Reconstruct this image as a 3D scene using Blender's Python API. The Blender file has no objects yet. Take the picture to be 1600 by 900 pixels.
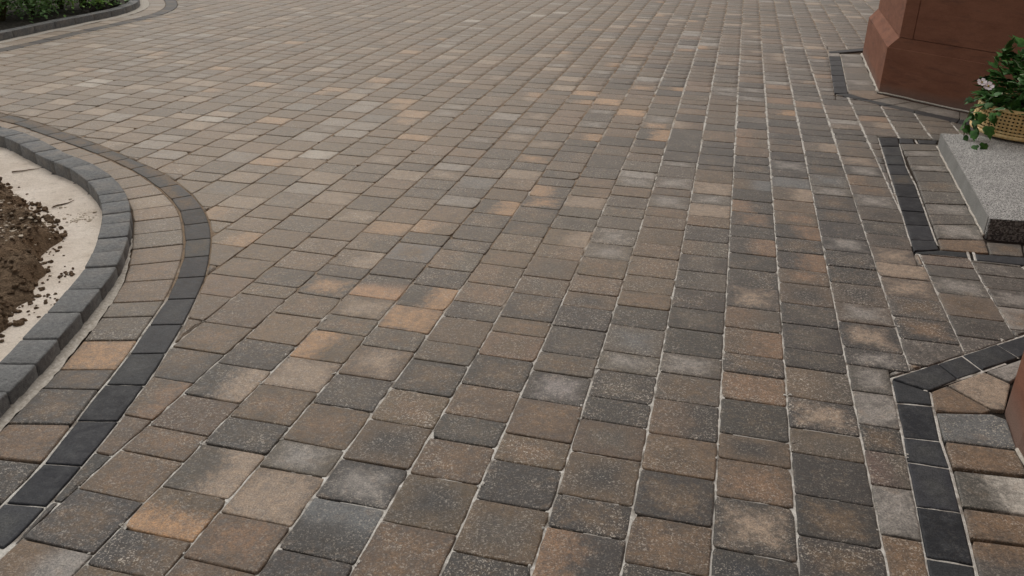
import bpy, bmesh, math, random
from mathutils import Vector, Matrix, noise
random.seed(7)
S = bpy.context.scene
C = S.collection
R = random.random
U = random.uniform

# ------------------------------------------------------------------ camera
F_PX, PITCH, YAW, ROLL = 1350.0, 0.4435035, 0.2369782, 0.0171237
H = 1.5091                       # eye height
W = 0.2095                       # width of one paver course
X0 = -0.347767 * H
fw = Vector((-math.sin(YAW) * math.cos(PITCH), math.cos(YAW) * math.cos(PITCH), -math.sin(PITCH)))
rt = Vector((math.cos(YAW), math.sin(YAW), 0))
up = rt.cross(fw)
cr, sr = math.cos(ROLL), math.sin(ROLL)
cam = bpy.data.cameras.new('camera')
cam.sensor_width = 36
cam.lens = F_PX / 1600 * 36
cam.clip_start = 0.05
cam.clip_end = 2000
cam_o = bpy.data.objects.new('camera', cam)
C.objects.link(cam_o)
xr, yu = cr * rt + sr * up, -sr * rt + cr * up
m = Matrix((xr, yu, -fw)).transposed().to_4x4()
m.translation = (0, 0, H)
cam_o.matrix_world = m
S.camera = cam_o


def G(px, py, h=0.0):
    """photo pixel (1600x900) -> point on the horizontal plane z = h"""
    x, y = px - 800, 450 - py
    d = (cr * x - sr * y) * rt + (sr * x + cr * y) * up + F_PX * fw
    t = (h - H) / d.z
    return (d.x * t, d.y * t)


def PX(X, Y, Z=0.0):
    v = Vector((X, Y, Z - H))
    z = v.dot(fw)
    if z < 0.05:
        return (-9e3, 9e3, z)
    return (800 + F_PX * v.dot(xr) / z, 450 - F_PX * v.dot(yu) / z, z)


# ------------------------------------------------------------------ light
SUN_EL, SUN_AZ = math.radians(52), math.radians(-38)   # azimuth from +Y towards +X
w = bpy.data.worlds.new('World')
S.world = w
w.use_nodes = True
nt = w.node_tree
bg = nt.nodes['Background']
sky = nt.nodes.new('ShaderNodeTexSky')
sky.sky_type = 'NISHITA'
sky.sun_disc = False
sky.sun_elevation = SUN_EL
sky.sun_rotation = SUN_AZ
sky.air_density = 1.0
sky.dust_density = 4.0
hs = nt.nodes.new('ShaderNodeHueSaturation')
hs.inputs['Saturation'].default_value = 0.10          # overcast: nearly grey sky
nt.links.new(sky.outputs[0], hs.inputs['Color'])
nt.links.new(hs.outputs[0], bg.inputs['Color'])
bg.inputs['Strength'].default_value = 0.10
sl = bpy.data.lights.new('sun', 'SUN')
sl.energy = 0.6
sl.angle = math.radians(35)
sl.color = (1, 0.95, 0.88)
so = bpy.data.objects.new('sun', sl)
C.objects.link(so)
sd = Vector((math.sin(SUN_AZ) * math.cos(SUN_EL), math.cos(SUN_AZ) * math.cos(SUN_EL), math.sin(SUN_EL)))
so.rotation_euler = (-sd).to_track_quat('-Z', 'Y').to_euler()
S.view_settings.view_transform = 'Standard'
S.view_settings.look = 'None'
S.view_settings.gamma = 1
S.view_settings.exposure = 0.12


# ------------------------------------------------------------------ helpers
def lin(r, g, b, k=1.0):
    f = lambda c: ((c / 255) / 12.92 if c <= 10 else ((c / 255 + 0.055) / 1.055) ** 2.4) * k
    return (f(r), f(g), f(b), 1)


class NB:
    def __init__(s, name, rough=0.8, spec=0.3):
        s.m = bpy.data.materials.new(name)
        s.m.use_nodes = True
        s.t = s.m.node_tree
        s.p = s.t.nodes['Principled BSDF']
        s.p.inputs['Roughness'].default_value = rough
        s.p.inputs['Specular IOR Level'].default_value = spec
        s.geo = s.n('ShaderNodeNewGeometry').outputs['Position']

    def n(s, kind, **kw):
        o = s.t.nodes.new(kind)
        for k, v in kw.items():
            setattr(o, k, v)
        return o

    def put(s, sock, v):
        if isinstance(v, bpy.types.NodeSocket):
            s.t.links.new(v, sock)
        else:
            sock.default_value = v

    def noise(s, scale, detail=2, rough=0.55, vec=None, dist=0.0):
        o = s.n('ShaderNodeTexNoise')
        s.put(o.inputs['Vector'], vec if vec is not None else s.geo)
        o.inputs['Scale'].default_value = scale
        o.inputs['Detail'].default_value = detail
        o.inputs['Roughness'].default_value = rough
        o.inputs['Distortion'].default_value = dist
        return o.outputs['Fac']

    def math(s, op, a, b=0.0, c=0.0):
        o = s.n('ShaderNodeMath', operation=op)
        for i, v in enumerate((a, b, c)):
            s.put(o.inputs[i], v)
        return o.outputs[0]

    def vm(s, op, a, b):
        o = s.n('ShaderNodeVectorMath', operation=op)
        s.put(o.inputs[0], a)
        s.put(o.inputs[1], b)
        return o.outputs[0]

    def mr(s, v, a, b, c=0.0, d=1.0, smooth=False):
        o = s.n('ShaderNodeMapRange')
        if smooth:
            o.interpolation_type = 'SMOOTHSTEP'
        s.put(o.inputs[0], v)
        for i, x in enumerate((a, b, c, d)):
            s.put(o.inputs[i + 1], x)
        return o.outputs[0]

    def mix(s, f, a, b, mode='MIX'):
        o = s.n('ShaderNodeMix', data_type='RGBA', blend_type=mode)
        s.put(o.inputs[0], f)
        s.put(o.inputs[6], a)
        s.put(o.inputs[7], b)
        return o.outputs[2]

    def gray(s, v):
        o = s.n('ShaderNodeCombineColor')
        for i in range(3):
            s.put(o.inputs[i], v)
        return o.outputs[0]

    def mul(s, col, v):
        return s.mix(1.0, col, s.gray(v), 'MULTIPLY')

    def attr(s, name):
        return s.n('ShaderNodeAttribute', attribute_name=name).outputs

    def bump(s, h, dist, strength=1.0, prev=None):
        o = s.n('ShaderNodeBump')
        o.inputs['Strength'].default_value = strength
        o.inputs['Distance'].default_value = dist
        s.put(o.inputs['Height'], h)
        if prev is not None:
            s.put(o.inputs['Normal'], prev)
        return o.outputs[0]

    def done(s, col, normal=None, rough=None):
        s.put(s.p.inputs['Base Color'], col)
        if normal is not None:
            s.put(s.p.inputs['Normal'], normal)
        if rough is not None:
            s.put(s.p.inputs['Roughness'], rough)
        return s.m


def tag(o, label=None, cat=None, group=None, kind=None):
    for k, v in (('label', label), ('category', cat), ('group', group), ('kind', kind)):
        if v:
            o[k] = v
    return o


def link(name, me, parent=None, loc=None):
    o = bpy.data.objects.new(name, me)
    C.objects.link(o)
    if parent:
        o.parent = parent
    if loc:
        o.location = loc
    return o


def mesh(name, verts, faces, mat=None, smooth=False, parent=None):
    me = bpy.data.meshes.new(name)
    me.from_pydata(verts, [], faces)
    if mat:
        me.materials.append(mat)
    if smooth:
        me.polygons.foreach_set('use_smooth', [True] * len(me.polygons))
    me.update()
    return link(name, me, parent)


def empty(name, loc, rz=0):
    o = bpy.data.objects.new(name, None)
    C.objects.link(o)
    o.location = loc
    o.rotation_euler.z = rz
    o.empty_display_size = 0.1
    return o


def lerp(a, b, t):
    return (a[0] + (b[0] - a[0]) * t, a[1] + (b[1] - a[1]) * t)


class Line:
    """ground polyline with arc length"""
    def __init__(s, pts, sub=0):
        if sub:
            q = []
            n = len(pts)
            for i in range(n - 1):
                p0, p1, p2, p3 = pts[max(i - 1, 0)], pts[i], pts[i + 1], pts[min(i + 2, n - 1)]
                for k in range(sub):
                    t = k / sub
                    q.append(tuple(0.5 * (2 * p1[j] + (p2[j] - p0[j]) * t + (2 * p0[j] - 5 * p1[j] + 4 * p2[j] - p3[j]) * t * t
                                          + (3 * p1[j] - p0[j] - 3 * p2[j] + p3[j]) * t ** 3) for j in (0, 1)))
            q.append(pts[-1])
            pts = q
        s.p = pts
        s.s = [0]
        for a, b in zip(pts, pts[1:]):
            s.s.append(s.s[-1] + math.hypot(b[0] - a[0], b[1] - a[1]))
        s.len = s.s[-1]

    def smooth(s, it=2):
        p = s.p
        for _ in range(it):
            p = [p[0]] + [((a[0] + 2 * b[0] + c[0]) / 4, (a[1] + 2 * b[1] + c[1]) / 4) for a, b, c in zip(p, p[1:], p[2:])] + [p[-1]]
        return Line(p)

    def at(s, d):
        d = min(max(d, 0), s.len - 1e-6)
        import bisect
        i = max(bisect.bisect_right(s.s, d) - 1, 0)
        i = min(i, len(s.p) - 2)
        return lerp(s.p[i], s.p[i + 1], (d - s.s[i]) / max(s.s[i + 1] - s.s[i], 1e-9))

    def near(s, q):
        """(distance, arc length, foot, unit tangent) of the closest point"""
        best = (9e9,)
        for i, (a, b) in enumerate(zip(s.p, s.p[1:])):
            dx, dy = b[0] - a[0], b[1] - a[1]
            L2 = dx * dx + dy * dy
            if L2 < 1e-12:
                continue
            t = min(max(((q[0] - a[0]) * dx + (q[1] - a[1]) * dy) / L2, 0), 1)
            fx, fy = a[0] + dx * t, a[1] + dy * t
            d = math.hypot(q[0] - fx, q[1] - fy)
            if d < best[0]:
                L = math.sqrt(L2)
                best = (d, s.s[i] + t * L, (fx, fy), (dx / L, dy / L))
        return best

    def offset(s, d):
        out = []
        n = len(s.p)
        for i in range(n):
            a, b = s.p[max(i - 1, 0)], s.p[min(i + 1, n - 1)]
            dx, dy = b[0] - a[0], b[1] - a[1]
            L = math.hypot(dx, dy) or 1
            out.append((s.p[i][0] - dy / L * d, s.p[i][1] + dx / L * d))   # + = left of travel
        return Line(out)


def clip(poly, p, n):
    """keep the part of poly where (q - p).n >= 0"""
    out = []
    k = len(poly)
    for i in range(k):
        a, b = poly[i], poly[(i + 1) % k]
        da = (a[0] - p[0]) * n[0] + (a[1] - p[1]) * n[1]
        db = (b[0] - p[0]) * n[0] + (b[1] - p[1]) * n[1]
        if da >= 0:
            out.append(a)
        if (da >= 0) != (db >= 0):
            out.append(lerp(a, b, da / (da - db)))
    return out


def area(p):
    return 0.5 * sum(p[i][0] * p[(i + 1) % len(p)][1] - p[(i + 1) % len(p)][0] * p[i][1] for i in range(len(p))) if len(p) > 2 else 0


def ccw(p):
    return p if area(p) > 0 else p[::-1]


def inset(poly, d):
    """move every edge inwards; d is one number or a function of the edge direction"""
    n = len(poly)
    lines = []
    for i in range(n):
        a, b = poly[i], poly[(i + 1) % n]
        dx, dy = b[0] - a[0], b[1] - a[1]
        L = math.hypot(dx, dy)
        if L < 1e-6:
            continue
        k = d((dx / L, dy / L)) if callable(d) else d
        lines.append((a, b, (-dy / L, dx / L), k))
    q = list(poly)
    for a, b, nn, k in lines:
        q = clip(q, (a[0] + nn[0] * k, a[1] + nn[1] * k), nn)
        if len(q) < 3:
            return []
    # weld near-duplicate corners
    r = []
    for p_ in q:
        if not r or math.hypot(p_[0] - r[-1][0], p_[1] - r[-1][1]) > 0.004:
            r.append(p_)
    if len(r) > 2 and math.hypot(r[0][0] - r[-1][0], r[0][1] - r[-1][1]) <= 0.004:
        r.pop()
    return r if len(r) > 2 else []


# ------------------------------------------------------------------ colours of the concrete stones
K = 0.88
PAL = {
    'd': (67, 61, 55), 'b': (107, 88, 68), 'g': (95, 85, 73), 't': (125, 100, 76), 'T': (166, 144, 122), 'O': (184, 143, 104),
    'o': (138, 108, 82), 'l': (152, 144, 135), 'L': (152, 143, 138), 'G': (110, 110, 108), 'W': (196, 187, 174), 'r': (110, 90, 78),
    'x': (38, 39, 43), 'y': (56, 57, 60), 'z': (72, 72, 71),
}
PAL = {k: lin(*v, K) for k, v in PAL.items()}
SINGLE = {'T': 'bTa', 'O': 'bOa', 'L': 'bLm', 'W': 'gWa', 'l': 'gla', 'G': 'dGa', 'o': 'boa'}


def parse(tok):
    if len(tok) == 2 and tok[1] not in PAL:
        tok = SINGLE.get(tok[0], tok[0])[:2] + tok[1]
    tok = SINGLE.get(tok, tok)
    b = tok[0]
    a = tok[1] if len(tok) > 1 else random.choice({'d': 'gb', 'b': 'tdgt', 'g': 'bld', 't': 'Tb', 'x': 'y', 'y': 'xz', 'z': 'y', 'r': 'tb'}.get(b, 'b'))
    p = tok[2] if len(tok) > 2 else ('s' if len(tok) == 1 else 'm')
    return b, a, p


def rnd_tok(dist_bright=0.0):
    r = R()
    for t, p in (('b', .40), ('g', .2), ('d', .13), ('t', .13), ('bT' + random.choice('lrm'), .05), ('gl', .05), ('bO' + random.choice('lrm'), .02), ('l', .02)):
        r -= p
        if r < 0:
            return t
    return 'b'


class Acc:
    """collects stones; each is outline + bevel + top with colour attributes"""
    def __init__(s):
        s.v, s.f, s.base, s.acc, s.aux = [], [], [], [], []

    def obj(s, name, mat, parent, smooth=True):
        me = bpy.data.meshes.new(name)
        me.from_pydata(s.v, [], s.f)
        for nm, data in (('base', s.base), ('acc', s.acc), ('aux', s.aux)):
            a = me.attributes.new(nm, 'FLOAT_COLOR', 'POINT')
            a.data.foreach_set('color', [c for x in data for c in x])
        me.materials.append(mat)
        me.polygons.foreach_set('use_smooth', [smooth] * len(me.polygons))
        me.update()
        return link(name, me, parent)


def stone(A, poly, tok, lod=0, r=0.009, bev=0.004, jit=0.0008, z=None, sharp=False, depth=0.018, axis=(0, 1)):
    """add one paver with top outline poly (already inset)"""
    poly = ccw(poly)
    n = len(poly)
    cx = sum(p[0] for p in poly) / n
    cy = sum(p[1] for p in poly) / n
    b, a, pos = parse(tok)
    var = U(0.88, 1.13)
    bc = tuple(c * var * U(.97, 1.03) for c in PAL[b][:3])
    if cx > .15 and b in 'bgtd':                      # the batch laid by the house is greyer
        f_ = min((cx - .15) / .7, 1) * .42
        gy = sum(bc) / 3
        bc = tuple(c + (gy * k_ - c) * f_ for c, k_ in zip(bc, (1.03, 1.0, .95)))
    ac = PAL[a]
    fleck = (U(.2, .55) if R() < .6 else U(.55, 1.0)) if b not in 'xyz' else U(0, .25)
    seed = R()
    if lod and pos == 'a':
        ac = tuple(min(c * 1.25, .8) for c in ac[:3])
    z0 = z if z is not None else U(-.0015, .0015)
    tx, ty = U(-.006, .006), U(-.006, .006)
    if sharp:
        tx *= .4; ty *= .4
    out = []
    rads = [r * U(.5, 1.5) * (1.9 if R() < .13 and not sharp else 1) for _ in range(n)]
    for i in range(n):
        p0, p1, p2 = poly[i - 1], poly[i], poly[(i + 1) % n]
        l1 = math.hypot(p1[0] - p0[0], p1[1] - p0[1])
        l2 = math.hypot(p2[0] - p1[0], p2[1] - p1[1])
        rr = rads[i]
        t3 = min(rads[(i + 1) % n] / l2, .35)
        t1, t2 = min(rr / l1, .35), min(rr / l2, .35)
        A1, A2 = lerp(p1, p0, t1), lerp(p1, p2, t2)
        if lod == 0:
            out += [A1, lerp(lerp(A1, p1, .5), lerp(p1, A2, .5), .5), A2]
            k = max(2, int(l2 / (.03 if not sharp else .07)))
            for j in range(1, k):
                if not t2 + .05 < j / k < .95 - t3:
                    continue
                q = lerp(p1, p2, j / k)
                out.append((q[0] + U(-jit, jit), q[1] + U(-jit, jit)))
        else:
            out += [A1, A2]
    k = len(out)
    nor = []
    for i in range(k):
        a_, b_ = out[i - 1], out[(i + 1) % k]
        dx, dy = b_[0] - a_[0], b_[1] - a_[1]
        L = math.hypot(dx, dy) or 1
        nor.append((-dy / L, dx / L))
    vx = axis
    ux = (axis[1], -axis[0])
    eu = max(abs((p[0] - cx) * ux[0] + (p[1] - cy) * ux[1]) for p in out) or 1
    ev = max(abs((p[0] - cx) * vx[0] + (p[1] - cy) * vx[1]) for p in out) or 1

    def wgt(p):
        x = ((p[0] - cx) * ux[0] + (p[1] - cy) * ux[1]) / eu
        y = ((p[0] - cx) * vx[0] + (p[1] - cy) * vx[1]) / ev
        q = max(abs(x), abs(y))
        return {'l': .5 - .75 * x, 'r': .5 + .75 * x, 't': .5 + .75 * y, 'n': .5 - .75 * y, 'm': 1.0 - .85 * q, 'a': 1.08 - .6 * q * q,
                's': .30 - .1 * q}[pos]

    base = len(A.v)
    eds = []
    for i in range(n):
        p0, p1 = poly[i], poly[(i + 1) % n]
        L = math.hypot(p1[0] - p0[0], p1[1] - p0[1]) or 1
        eds.append((p0, (-(p1[1] - p0[1]) / L, (p1[0] - p0[0]) / L)))
    dmax = min(max((p[0] - a_[0]) * m_[0] + (p[1] - a_[1]) * m_[1] for p in poly) for a_, m_ in eds) * .4

    def push(p, d):                   # move a rim point inwards, clear of every edge by d
        x, y = p
        d = min(d, dmax)
        for _ in range(4):
            for a_, m_ in eds:
                q = (x - a_[0]) * m_[0] + (y - a_[1]) * m_[1]
                if q < d:
                    x += m_[0] * (d - q)
                    y += m_[1] * (d - q)
        return (x, y)

    def ring(pts, zz, edge):
        for p in pts:
            A.v.append((p[0], p[1], zz + z0 + (p[0] - cx) * tx + (p[1] - cy) * ty))
            A.base.append((*bc, fleck))
            A.acc.append((ac[0], ac[1], ac[2], wgt(p)))
            A.aux.append((seed, edge, 1.0 if sharp else 0.0, 1))
    rings = 0
    if lod < 2:
        ring(out, -depth, 0); rings += 1
    ring(out, -bev * U(.9, 1.2), 0); rings += 1
    o2 = [push(p, bev * .45) for p in out]
    if lod == 0 and not sharp:
        ring(o2, -bev * .25, .05); rings += 1
    ring([push(p, bev * 1.2) for p in out], 0, .15); rings += 1
    if lod < 2:
        ring([push(p, bev * 1.2 + .0035) for p in out], .0002, .2); rings += 1
    ring([lerp(p, (cx, cy), .4) for p in out], .0003 + U(0, .0004), 1); rings += 1
    ring([(cx, cy)], .0005, 1)
    for q in range(rings - 1):
        for i in range(k):
            j = (i + 1) % k
            A.f.append((base + q * k + i, base + q * k + j, base + (q + 1) * k + j, base + (q + 1) * k + i))
    c = base + rings * k
    for i in range(k):
        A.f.append((base + (rings - 1) * k + i, base + (rings - 1) * k + (i + 1) % k, c))


# ------------------------------------------------------------------ materials
def dust_sheen_mask(b):
    """fine brown dust carried out of the open bed, over the left of the drive, plus far sheen painted as paler colour"""
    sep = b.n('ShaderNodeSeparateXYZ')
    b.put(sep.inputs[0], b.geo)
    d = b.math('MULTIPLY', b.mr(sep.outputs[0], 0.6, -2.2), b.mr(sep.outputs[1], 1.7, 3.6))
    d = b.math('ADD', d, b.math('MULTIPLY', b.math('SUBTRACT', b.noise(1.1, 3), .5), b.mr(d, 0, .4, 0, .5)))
    d = b.math('MAXIMUM', d, b.mr(sep.outputs[1], 3.5, 11, 0, .5))  # paler with distance: grazing sky sheen painted into the colour
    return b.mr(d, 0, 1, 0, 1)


def paver_mat(name, dark=False):
    b = NB(name, .6, .22 if dark else .42)
    b.p.inputs['Sheen Weight'].default_value = .04 if dark else .17       # dry dusty concrete brightens at a low angle
    b.p.inputs['Sheen Roughness'].default_value = .45
    b.p.inputs['Sheen Tint'].default_value = (1, .95, .88, 1)
    base, acc, aux = b.attr('base'), b.attr('acc'), b.attr('aux')
    sep = b.n('ShaderNodeSeparateColor')
    b.put(sep.inputs[0], aux['Color'])
    seed = sep.outputs[0]
    off = b.n('ShaderNodeCombineXYZ')
    b.put(off.inputs[0], b.math('MULTIPLY', seed, 37.0))
    b.put(off.inputs[1], b.math('MULTIPLY', seed, 91.0))
    v = b.vm('ADD', b.geo, off.outputs[0])
    n1 = b.noise(9, 4, .6, v)
    n2 = b.noise(42, 4, .65, v)
    n3 = b.noise(240, 3, .6, v)
    n4 = b.noise(150, 2, .5, v, 1.2)
    n5 = b.noise(95, 2, .6, v)
    ww = b.math('ADD', acc['Alpha'], b.math('MULTIPLY', b.math('SUBTRACT', n1, .5), 1.2))
    ww = b.math('ADD', ww, b.math('MULTIPLY', b.math('SUBTRACT', n2, .5), .8))
    fac = b.mr(ww, .12, .95, 0, 1, True)
    col = b.mix(fac, base['Color'], acc['Color'])
    n6 = b.noise(17, 5, .65, v, .6)
    if dark:
        col = b.mix(b.mr(n6, .45, .75, 0, .5), col, lin(84, 84, 84))      # grey scuffs
    else:
        col = b.mix(b.mr(n6, .48, .68, 0, .42), col, lin(62, 57, 52))     # charcoal clouding in the mix
        col = b.mix(b.mr(n6, .44, .28, 0, .35), col, lin(140, 116, 92))
    col = b.mul(col, b.mr(n2, .28, .72, .62, 1.3))
    col = b.mul(col, b.mr(n3, .32, .68, .55, 1.45))
    dm = dust_sheen_mask(b)
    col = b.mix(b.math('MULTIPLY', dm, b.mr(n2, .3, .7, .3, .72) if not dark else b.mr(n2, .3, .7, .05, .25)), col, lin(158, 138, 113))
    pits = b.mr(n5, .36, .30, 0, .45)
    col = b.mix(pits, col, lin(46, 42, 40))
    fl = b.math('MULTIPLY', b.mr(n4, .56, .64, 0, 1), b.mr(n1, .35, .65, .25, 1))
    col = b.mix(b.math('MULTIPLY', fl, b.mr(base['Alpha'], 0, 1, .03 if dark else .2, .3 if dark else .95)), col, lin(196, 184, 168))
    h = b.math('ADD', b.math('MULTIPLY', n3, .5), b.math('MULTIPLY', n5, .9))
    nrm = b.bump(h, .0016 if not dark else .0006, .8)
    nrm = b.bump(n2, .0025, .5, nrm)
    return b.done(col, nrm, b.mr(n2, .3, .7, .52, .78))


M = {}
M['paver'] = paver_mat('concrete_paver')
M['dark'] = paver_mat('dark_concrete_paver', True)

b = NB('kerb_stone', .75, .3)
n = b.noise(60, 5, .7)
n_ = b.noise(300, 2)
a = b.attr('tone')
c = b.mix(b.mr(n, .3, .7), lin(88, 88, 87), lin(130, 129, 126))
c = b.mul(c, b.mr(n_, .3, .7, .75, 1.25))
c = b.mix(b.math('MULTIPLY', dust_sheen_mask(b), b.mr(b.noise(14, 4), .45, .7, 0, .5)), c, lin(150, 140, 128))
M['kerb'] = b.done(c, b.bump(b.math('ADD', n, b.math('MULTIPLY', n_, .4)), .004, .9))

b = NB('joint_sand', .95, .1)
n = b.noise(160, 3)
c = b.mix(b.mr(b.noise(30, 3), .3, .7), lin(186, 179, 168), lin(222, 217, 208))
c = b.mix(b.mr(b.math('ADD', dust_sheen_mask(b), b.math('MULTIPLY', b.math('SUBTRACT', b.noise(6, 4), .5), .9)), .22, .55), c, lin(142, 122, 101))
c = b.mix(b.mr(b.noise(13, 5), .52, .64, 0, .75), c, lin(104, 92, 80))
M['sand'] = b.done(b.mul(c, b.mr(n, .3, .7, .75, 1.2)), b.bump(n, .003, .8))

b = NB('paving_bed', .95, .1)
n = b.noise(120, 3)
c = b.mix(dust_sheen_mask(b), lin(50, 45, 41), lin(124, 106, 89))
M['bed'] = b.done(b.mul(c, b.mr(n, .3, .7, .6, 1.2)), b.bump(n, .003, .8))

b = NB('pale_bedding_sand', .95, .15)
n = b.noise(5, 5, .6)
n_ = b.noise(140, 3)
c = b.mix(b.mr(n, .35, .7), lin(228, 215, 200), lin(206, 191, 174))
c = b.mix(b.mr(b.noise(22, 5, .7), .56, .74, 0, .5), c, lin(140, 120, 100))
M['bedding'] = b.done(b.mul(c, b.mr(n_, .3, .7, .86, 1.1)), b.bump(b.noise(24, 6, .65), .012, .7))

b = NB('soil', .95, .1)
n = b.noise(26, 5, .7)
n_ = b.noise(130, 4, .7)
c = b.mix(b.mr(n, .3, .7), lin(106, 87, 69), lin(176, 150, 122))
c = b.mix(b.mr(b.noise(4, 3), .5, .7, 0, .5), c, lin(150, 118, 88))
c = b.mul(c, b.mr(n_, .25, .75, .5, 1.4))
M['soil'] = b.done(c, b.bump(b.math('ADD', n, b.math('MULTIPLY', n_, .6)), .05, 1))

b = NB('dark_soil', .95, .1)
n = b.noise(30, 5, .7)
M['dark_soil'] = b.done(b.mix(b.mr(n, .3, .7), lin(58, 54, 48), lin(104, 98, 90)), b.bump(n, .02, 1))

b = NB('pebble', .7, .3)
r_ = b.n('ShaderNodeObjectInfo').outputs['Random']
c = b.mix(b.mr(b.noise(18, 2), .35, .65), lin(206, 192, 170), lin(140, 118, 96))
M['pebble'] = b.done(b.mul(c, b.mr(b.noise(200, 2), .3, .7, .8, 1.15)))

b = NB('red_sandstone', .88, .2)
mp = b.vm('MULTIPLY', b.geo, (2, 2, 6))
n = b.noise(2.0, 7, .7, mp)
n2 = b.noise(1.3, 4, .6)
n3 = b.noise(260, 3)
c = b.mix(b.mr(n, .3, .7), lin(124, 82, 64), lin(146, 101, 80))
c = b.mix(b.mr(b.noise(3.5, 5, .65, b.vm('MULTIPLY', b.geo, (1, 1, 6))), .55, .72, 0, .6), c, lin(92, 66, 58))
sp = b.n('ShaderNodeSeparateXYZ')
b.put(sp.inputs[0], b.geo)
c = b.mix(b.mr(b.math('ADD', sp.outputs[2], b.math('MULTIPLY', n2, -.16)), .02, -.06, 0, .55), c, lin(122, 112, 104))
M['sandstone'] = b.done(b.mul(c, b.mr(n3, .3, .7, .82, 1.16)), b.bump(b.math('ADD', n3, n), .003, .7))

b = NB('granite', .6, .4)
n = b.n('ShaderNodeTexVoronoi')
n.inputs['Scale'].default_value = 300
b.put(n.inputs['Vector'], b.geo)
sv = b.n('ShaderNodeSeparateColor')
b.put(sv.inputs[0], n.outputs['Color'])
c = b.mix(b.mr(sv.outputs[0], .25, .8), lin(120, 118, 114), lin(214, 211, 205))
c = b.mix(b.mr(sv.outputs[1], .72, .85), c, lin(62, 62, 62))
c = b.mul(c, b.mr(b.noise(6, 4), .3, .7, .88, 1.1))
M['granite'] = b.done(c, b.bump(b.noise(260, 2), .0012, .6))
b = NB('rough_granite', .75, .3)
n = b.n('ShaderNodeTexVoronoi')
n.inputs['Scale'].default_value = 150
b.put(n.inputs['Vector'], b.geo)
sv = b.n('ShaderNodeSeparateColor')
b.put(sv.inputs[0], n.outputs['Color'])
c = b.mix(b.mr(sv.outputs[0], .3, .95), lin(80, 79, 77), lin(158, 156, 150))
M['granite_rough'] = b.done(c, b.bump(b.noise(120, 3), .004, .9))

b = NB('sawn_granite', .6, .35)
n = b.noise(320, 2)
c = b.mix(b.mr(n, .3, .7), lin(116, 114, 110), lin(164, 162, 156))
M['granite_sawn'] = b.done(b.mul(c, b.mr(b.noise(9, 4), .3, .7, .85, 1.12)))
b = NB('mortar', .95, .1)
n = b.noise(90, 4)
c = b.mix(b.mr(n, .3, .7), lin(208, 200, 188), lin(166, 156, 142))
M['mortar'] = b.done(c, b.bump(n, .004, .8))

b = NB('rattan', .55, .4)
n = b.noise(40, 3)
c = b.mix(b.mr(n, .3, .7), lin(214, 176, 108), lin(246, 220, 164))
M['rattan'] = b.done(c)
b = NB('liner', .9, .1)
M['liner'] = b.done(b.mul(lin(44, 34, 26), b.mr(b.noise(50), .3, .7, .8, 1.2)))

def leafmat(name, c1, c2, edge=None):
    b = NB(name, .6, .22)
    rr = b.n('ShaderNodeObjectInfo').outputs['Random']
    n = b.noise(22, 3)
    c = b.mix(b.mr(n, .3, .7), c1, c2)
    c = b.mul(c, b.mr(rr, 0, 1, .7, 1.35))
    if edge:
        c = b.mix(b.mr(b.attr('rim')['Fac'], .78, .98), c, edge)
    b.p.inputs['Transmission Weight'].default_value = 0
    return b.done(c)
M['leaf'] = leafmat('ivy_leaf', lin(38, 68, 30), lin(72, 116, 50))
M['leaf_pale'] = leafmat('variegated_leaf', lin(58, 92, 52), lin(84, 122, 74), lin(176, 182, 150))
M['shrub_leaf'] = leafmat('shrub_leaf', lin(118, 168, 70), lin(178, 212, 122))
M['shrub_leaf_dark'] = leafmat('dark_shrub_leaf', lin(92, 134, 76), lin(150, 182, 118))
b = NB('stem', .7, .2)
M['stem'] = b.done(b.mix(b.noise(60), lin(70, 62, 38), lin(102, 96, 60)))
b = NB('petal', .6, .2)
M['petal'] = b.done(b.mix(b.mr(b.noise(60), .3, .7), lin(240, 222, 226), lin(250, 246, 244)))
b = NB('yellow_centre', .6, .2)
M['pollen'] = b.done(b.mix(b.noise(90), lin(200, 170, 60), lin(150, 110, 40)))
b = NB('dead_twig', .9, .1)
M['twig'] = b.done(b.mix(b.noise(50), lin(92, 76, 60), lin(130, 112, 92)))
b = NB('ground', .95, .1)
n = b.noise(.8, 6, .7)
M['ground'] = b.done(b.mix(b.mr(n, .35, .65), lin(86, 92, 56), lin(112, 104, 78)), b.bump(b.noise(9, 5), .05, .8))

# ------------------------------------------------------------------ outlines read off the place
g = lambda L: [G(*p) for p in L]
BAND_OUT = Line(g([(-420, 90), (-200, 133), (0, 177), (55, 190), (110, 210), (165, 230.5), (227, 258), (257, 271), (286, 293), (308, 313), (323, 337), (330, 364),
                   (327, 405), (319, 438), (304, 471), (290, 500), (267, 539), (242, 580), (222, 608), (200, 637), (174, 674), (128, 728), (97, 764),
                   (67, 797), (28, 839), (0, 862), (-60, 918)]), 6).smooth(3)
BAND_IN = Line(g([(-420, 101), (-200, 144), (0, 188), (48, 203), (99, 221), (150, 240), (205, 265), (242, 289), (268, 313), (282, 335), (288, 370), (286, 401),
                  (274, 437), (257, 472), (231, 509), (206, 547), (169, 595), (149, 618), (125, 650), (67, 724), (6, 786), (-50, 844)]), 6).smooth(3)
KERB_BASE = Line(g([(-420, 119), (-200, 163), (0, 208), (55, 225), (106, 252), (138, 264), (172, 285), (195, 308), (205, 332), (207, 353), (203, 385),
                    (190, 425), (170, 456), (139, 497), (106, 536), (68, 581), (25, 627), (0, 651), (-60, 712)]), 6).smooth(3)
HAUNCH_OUT = Line(g([(207, 372), (203, 398), (194, 435), (180, 460), (150, 505), (92, 575), (64, 606), (17, 653), (0, 672), (-60, 738)]), 6).smooth(2)
BED2 = Line(g([(-330, 122), (-120, 88), (0, 64), (75, 47.5), (150, 32), (190, 23), (208, 17), (217, 11.5), (219, 5), (213, -3), (190, -14), (120, -30)]), 6).smooth(2)
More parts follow.
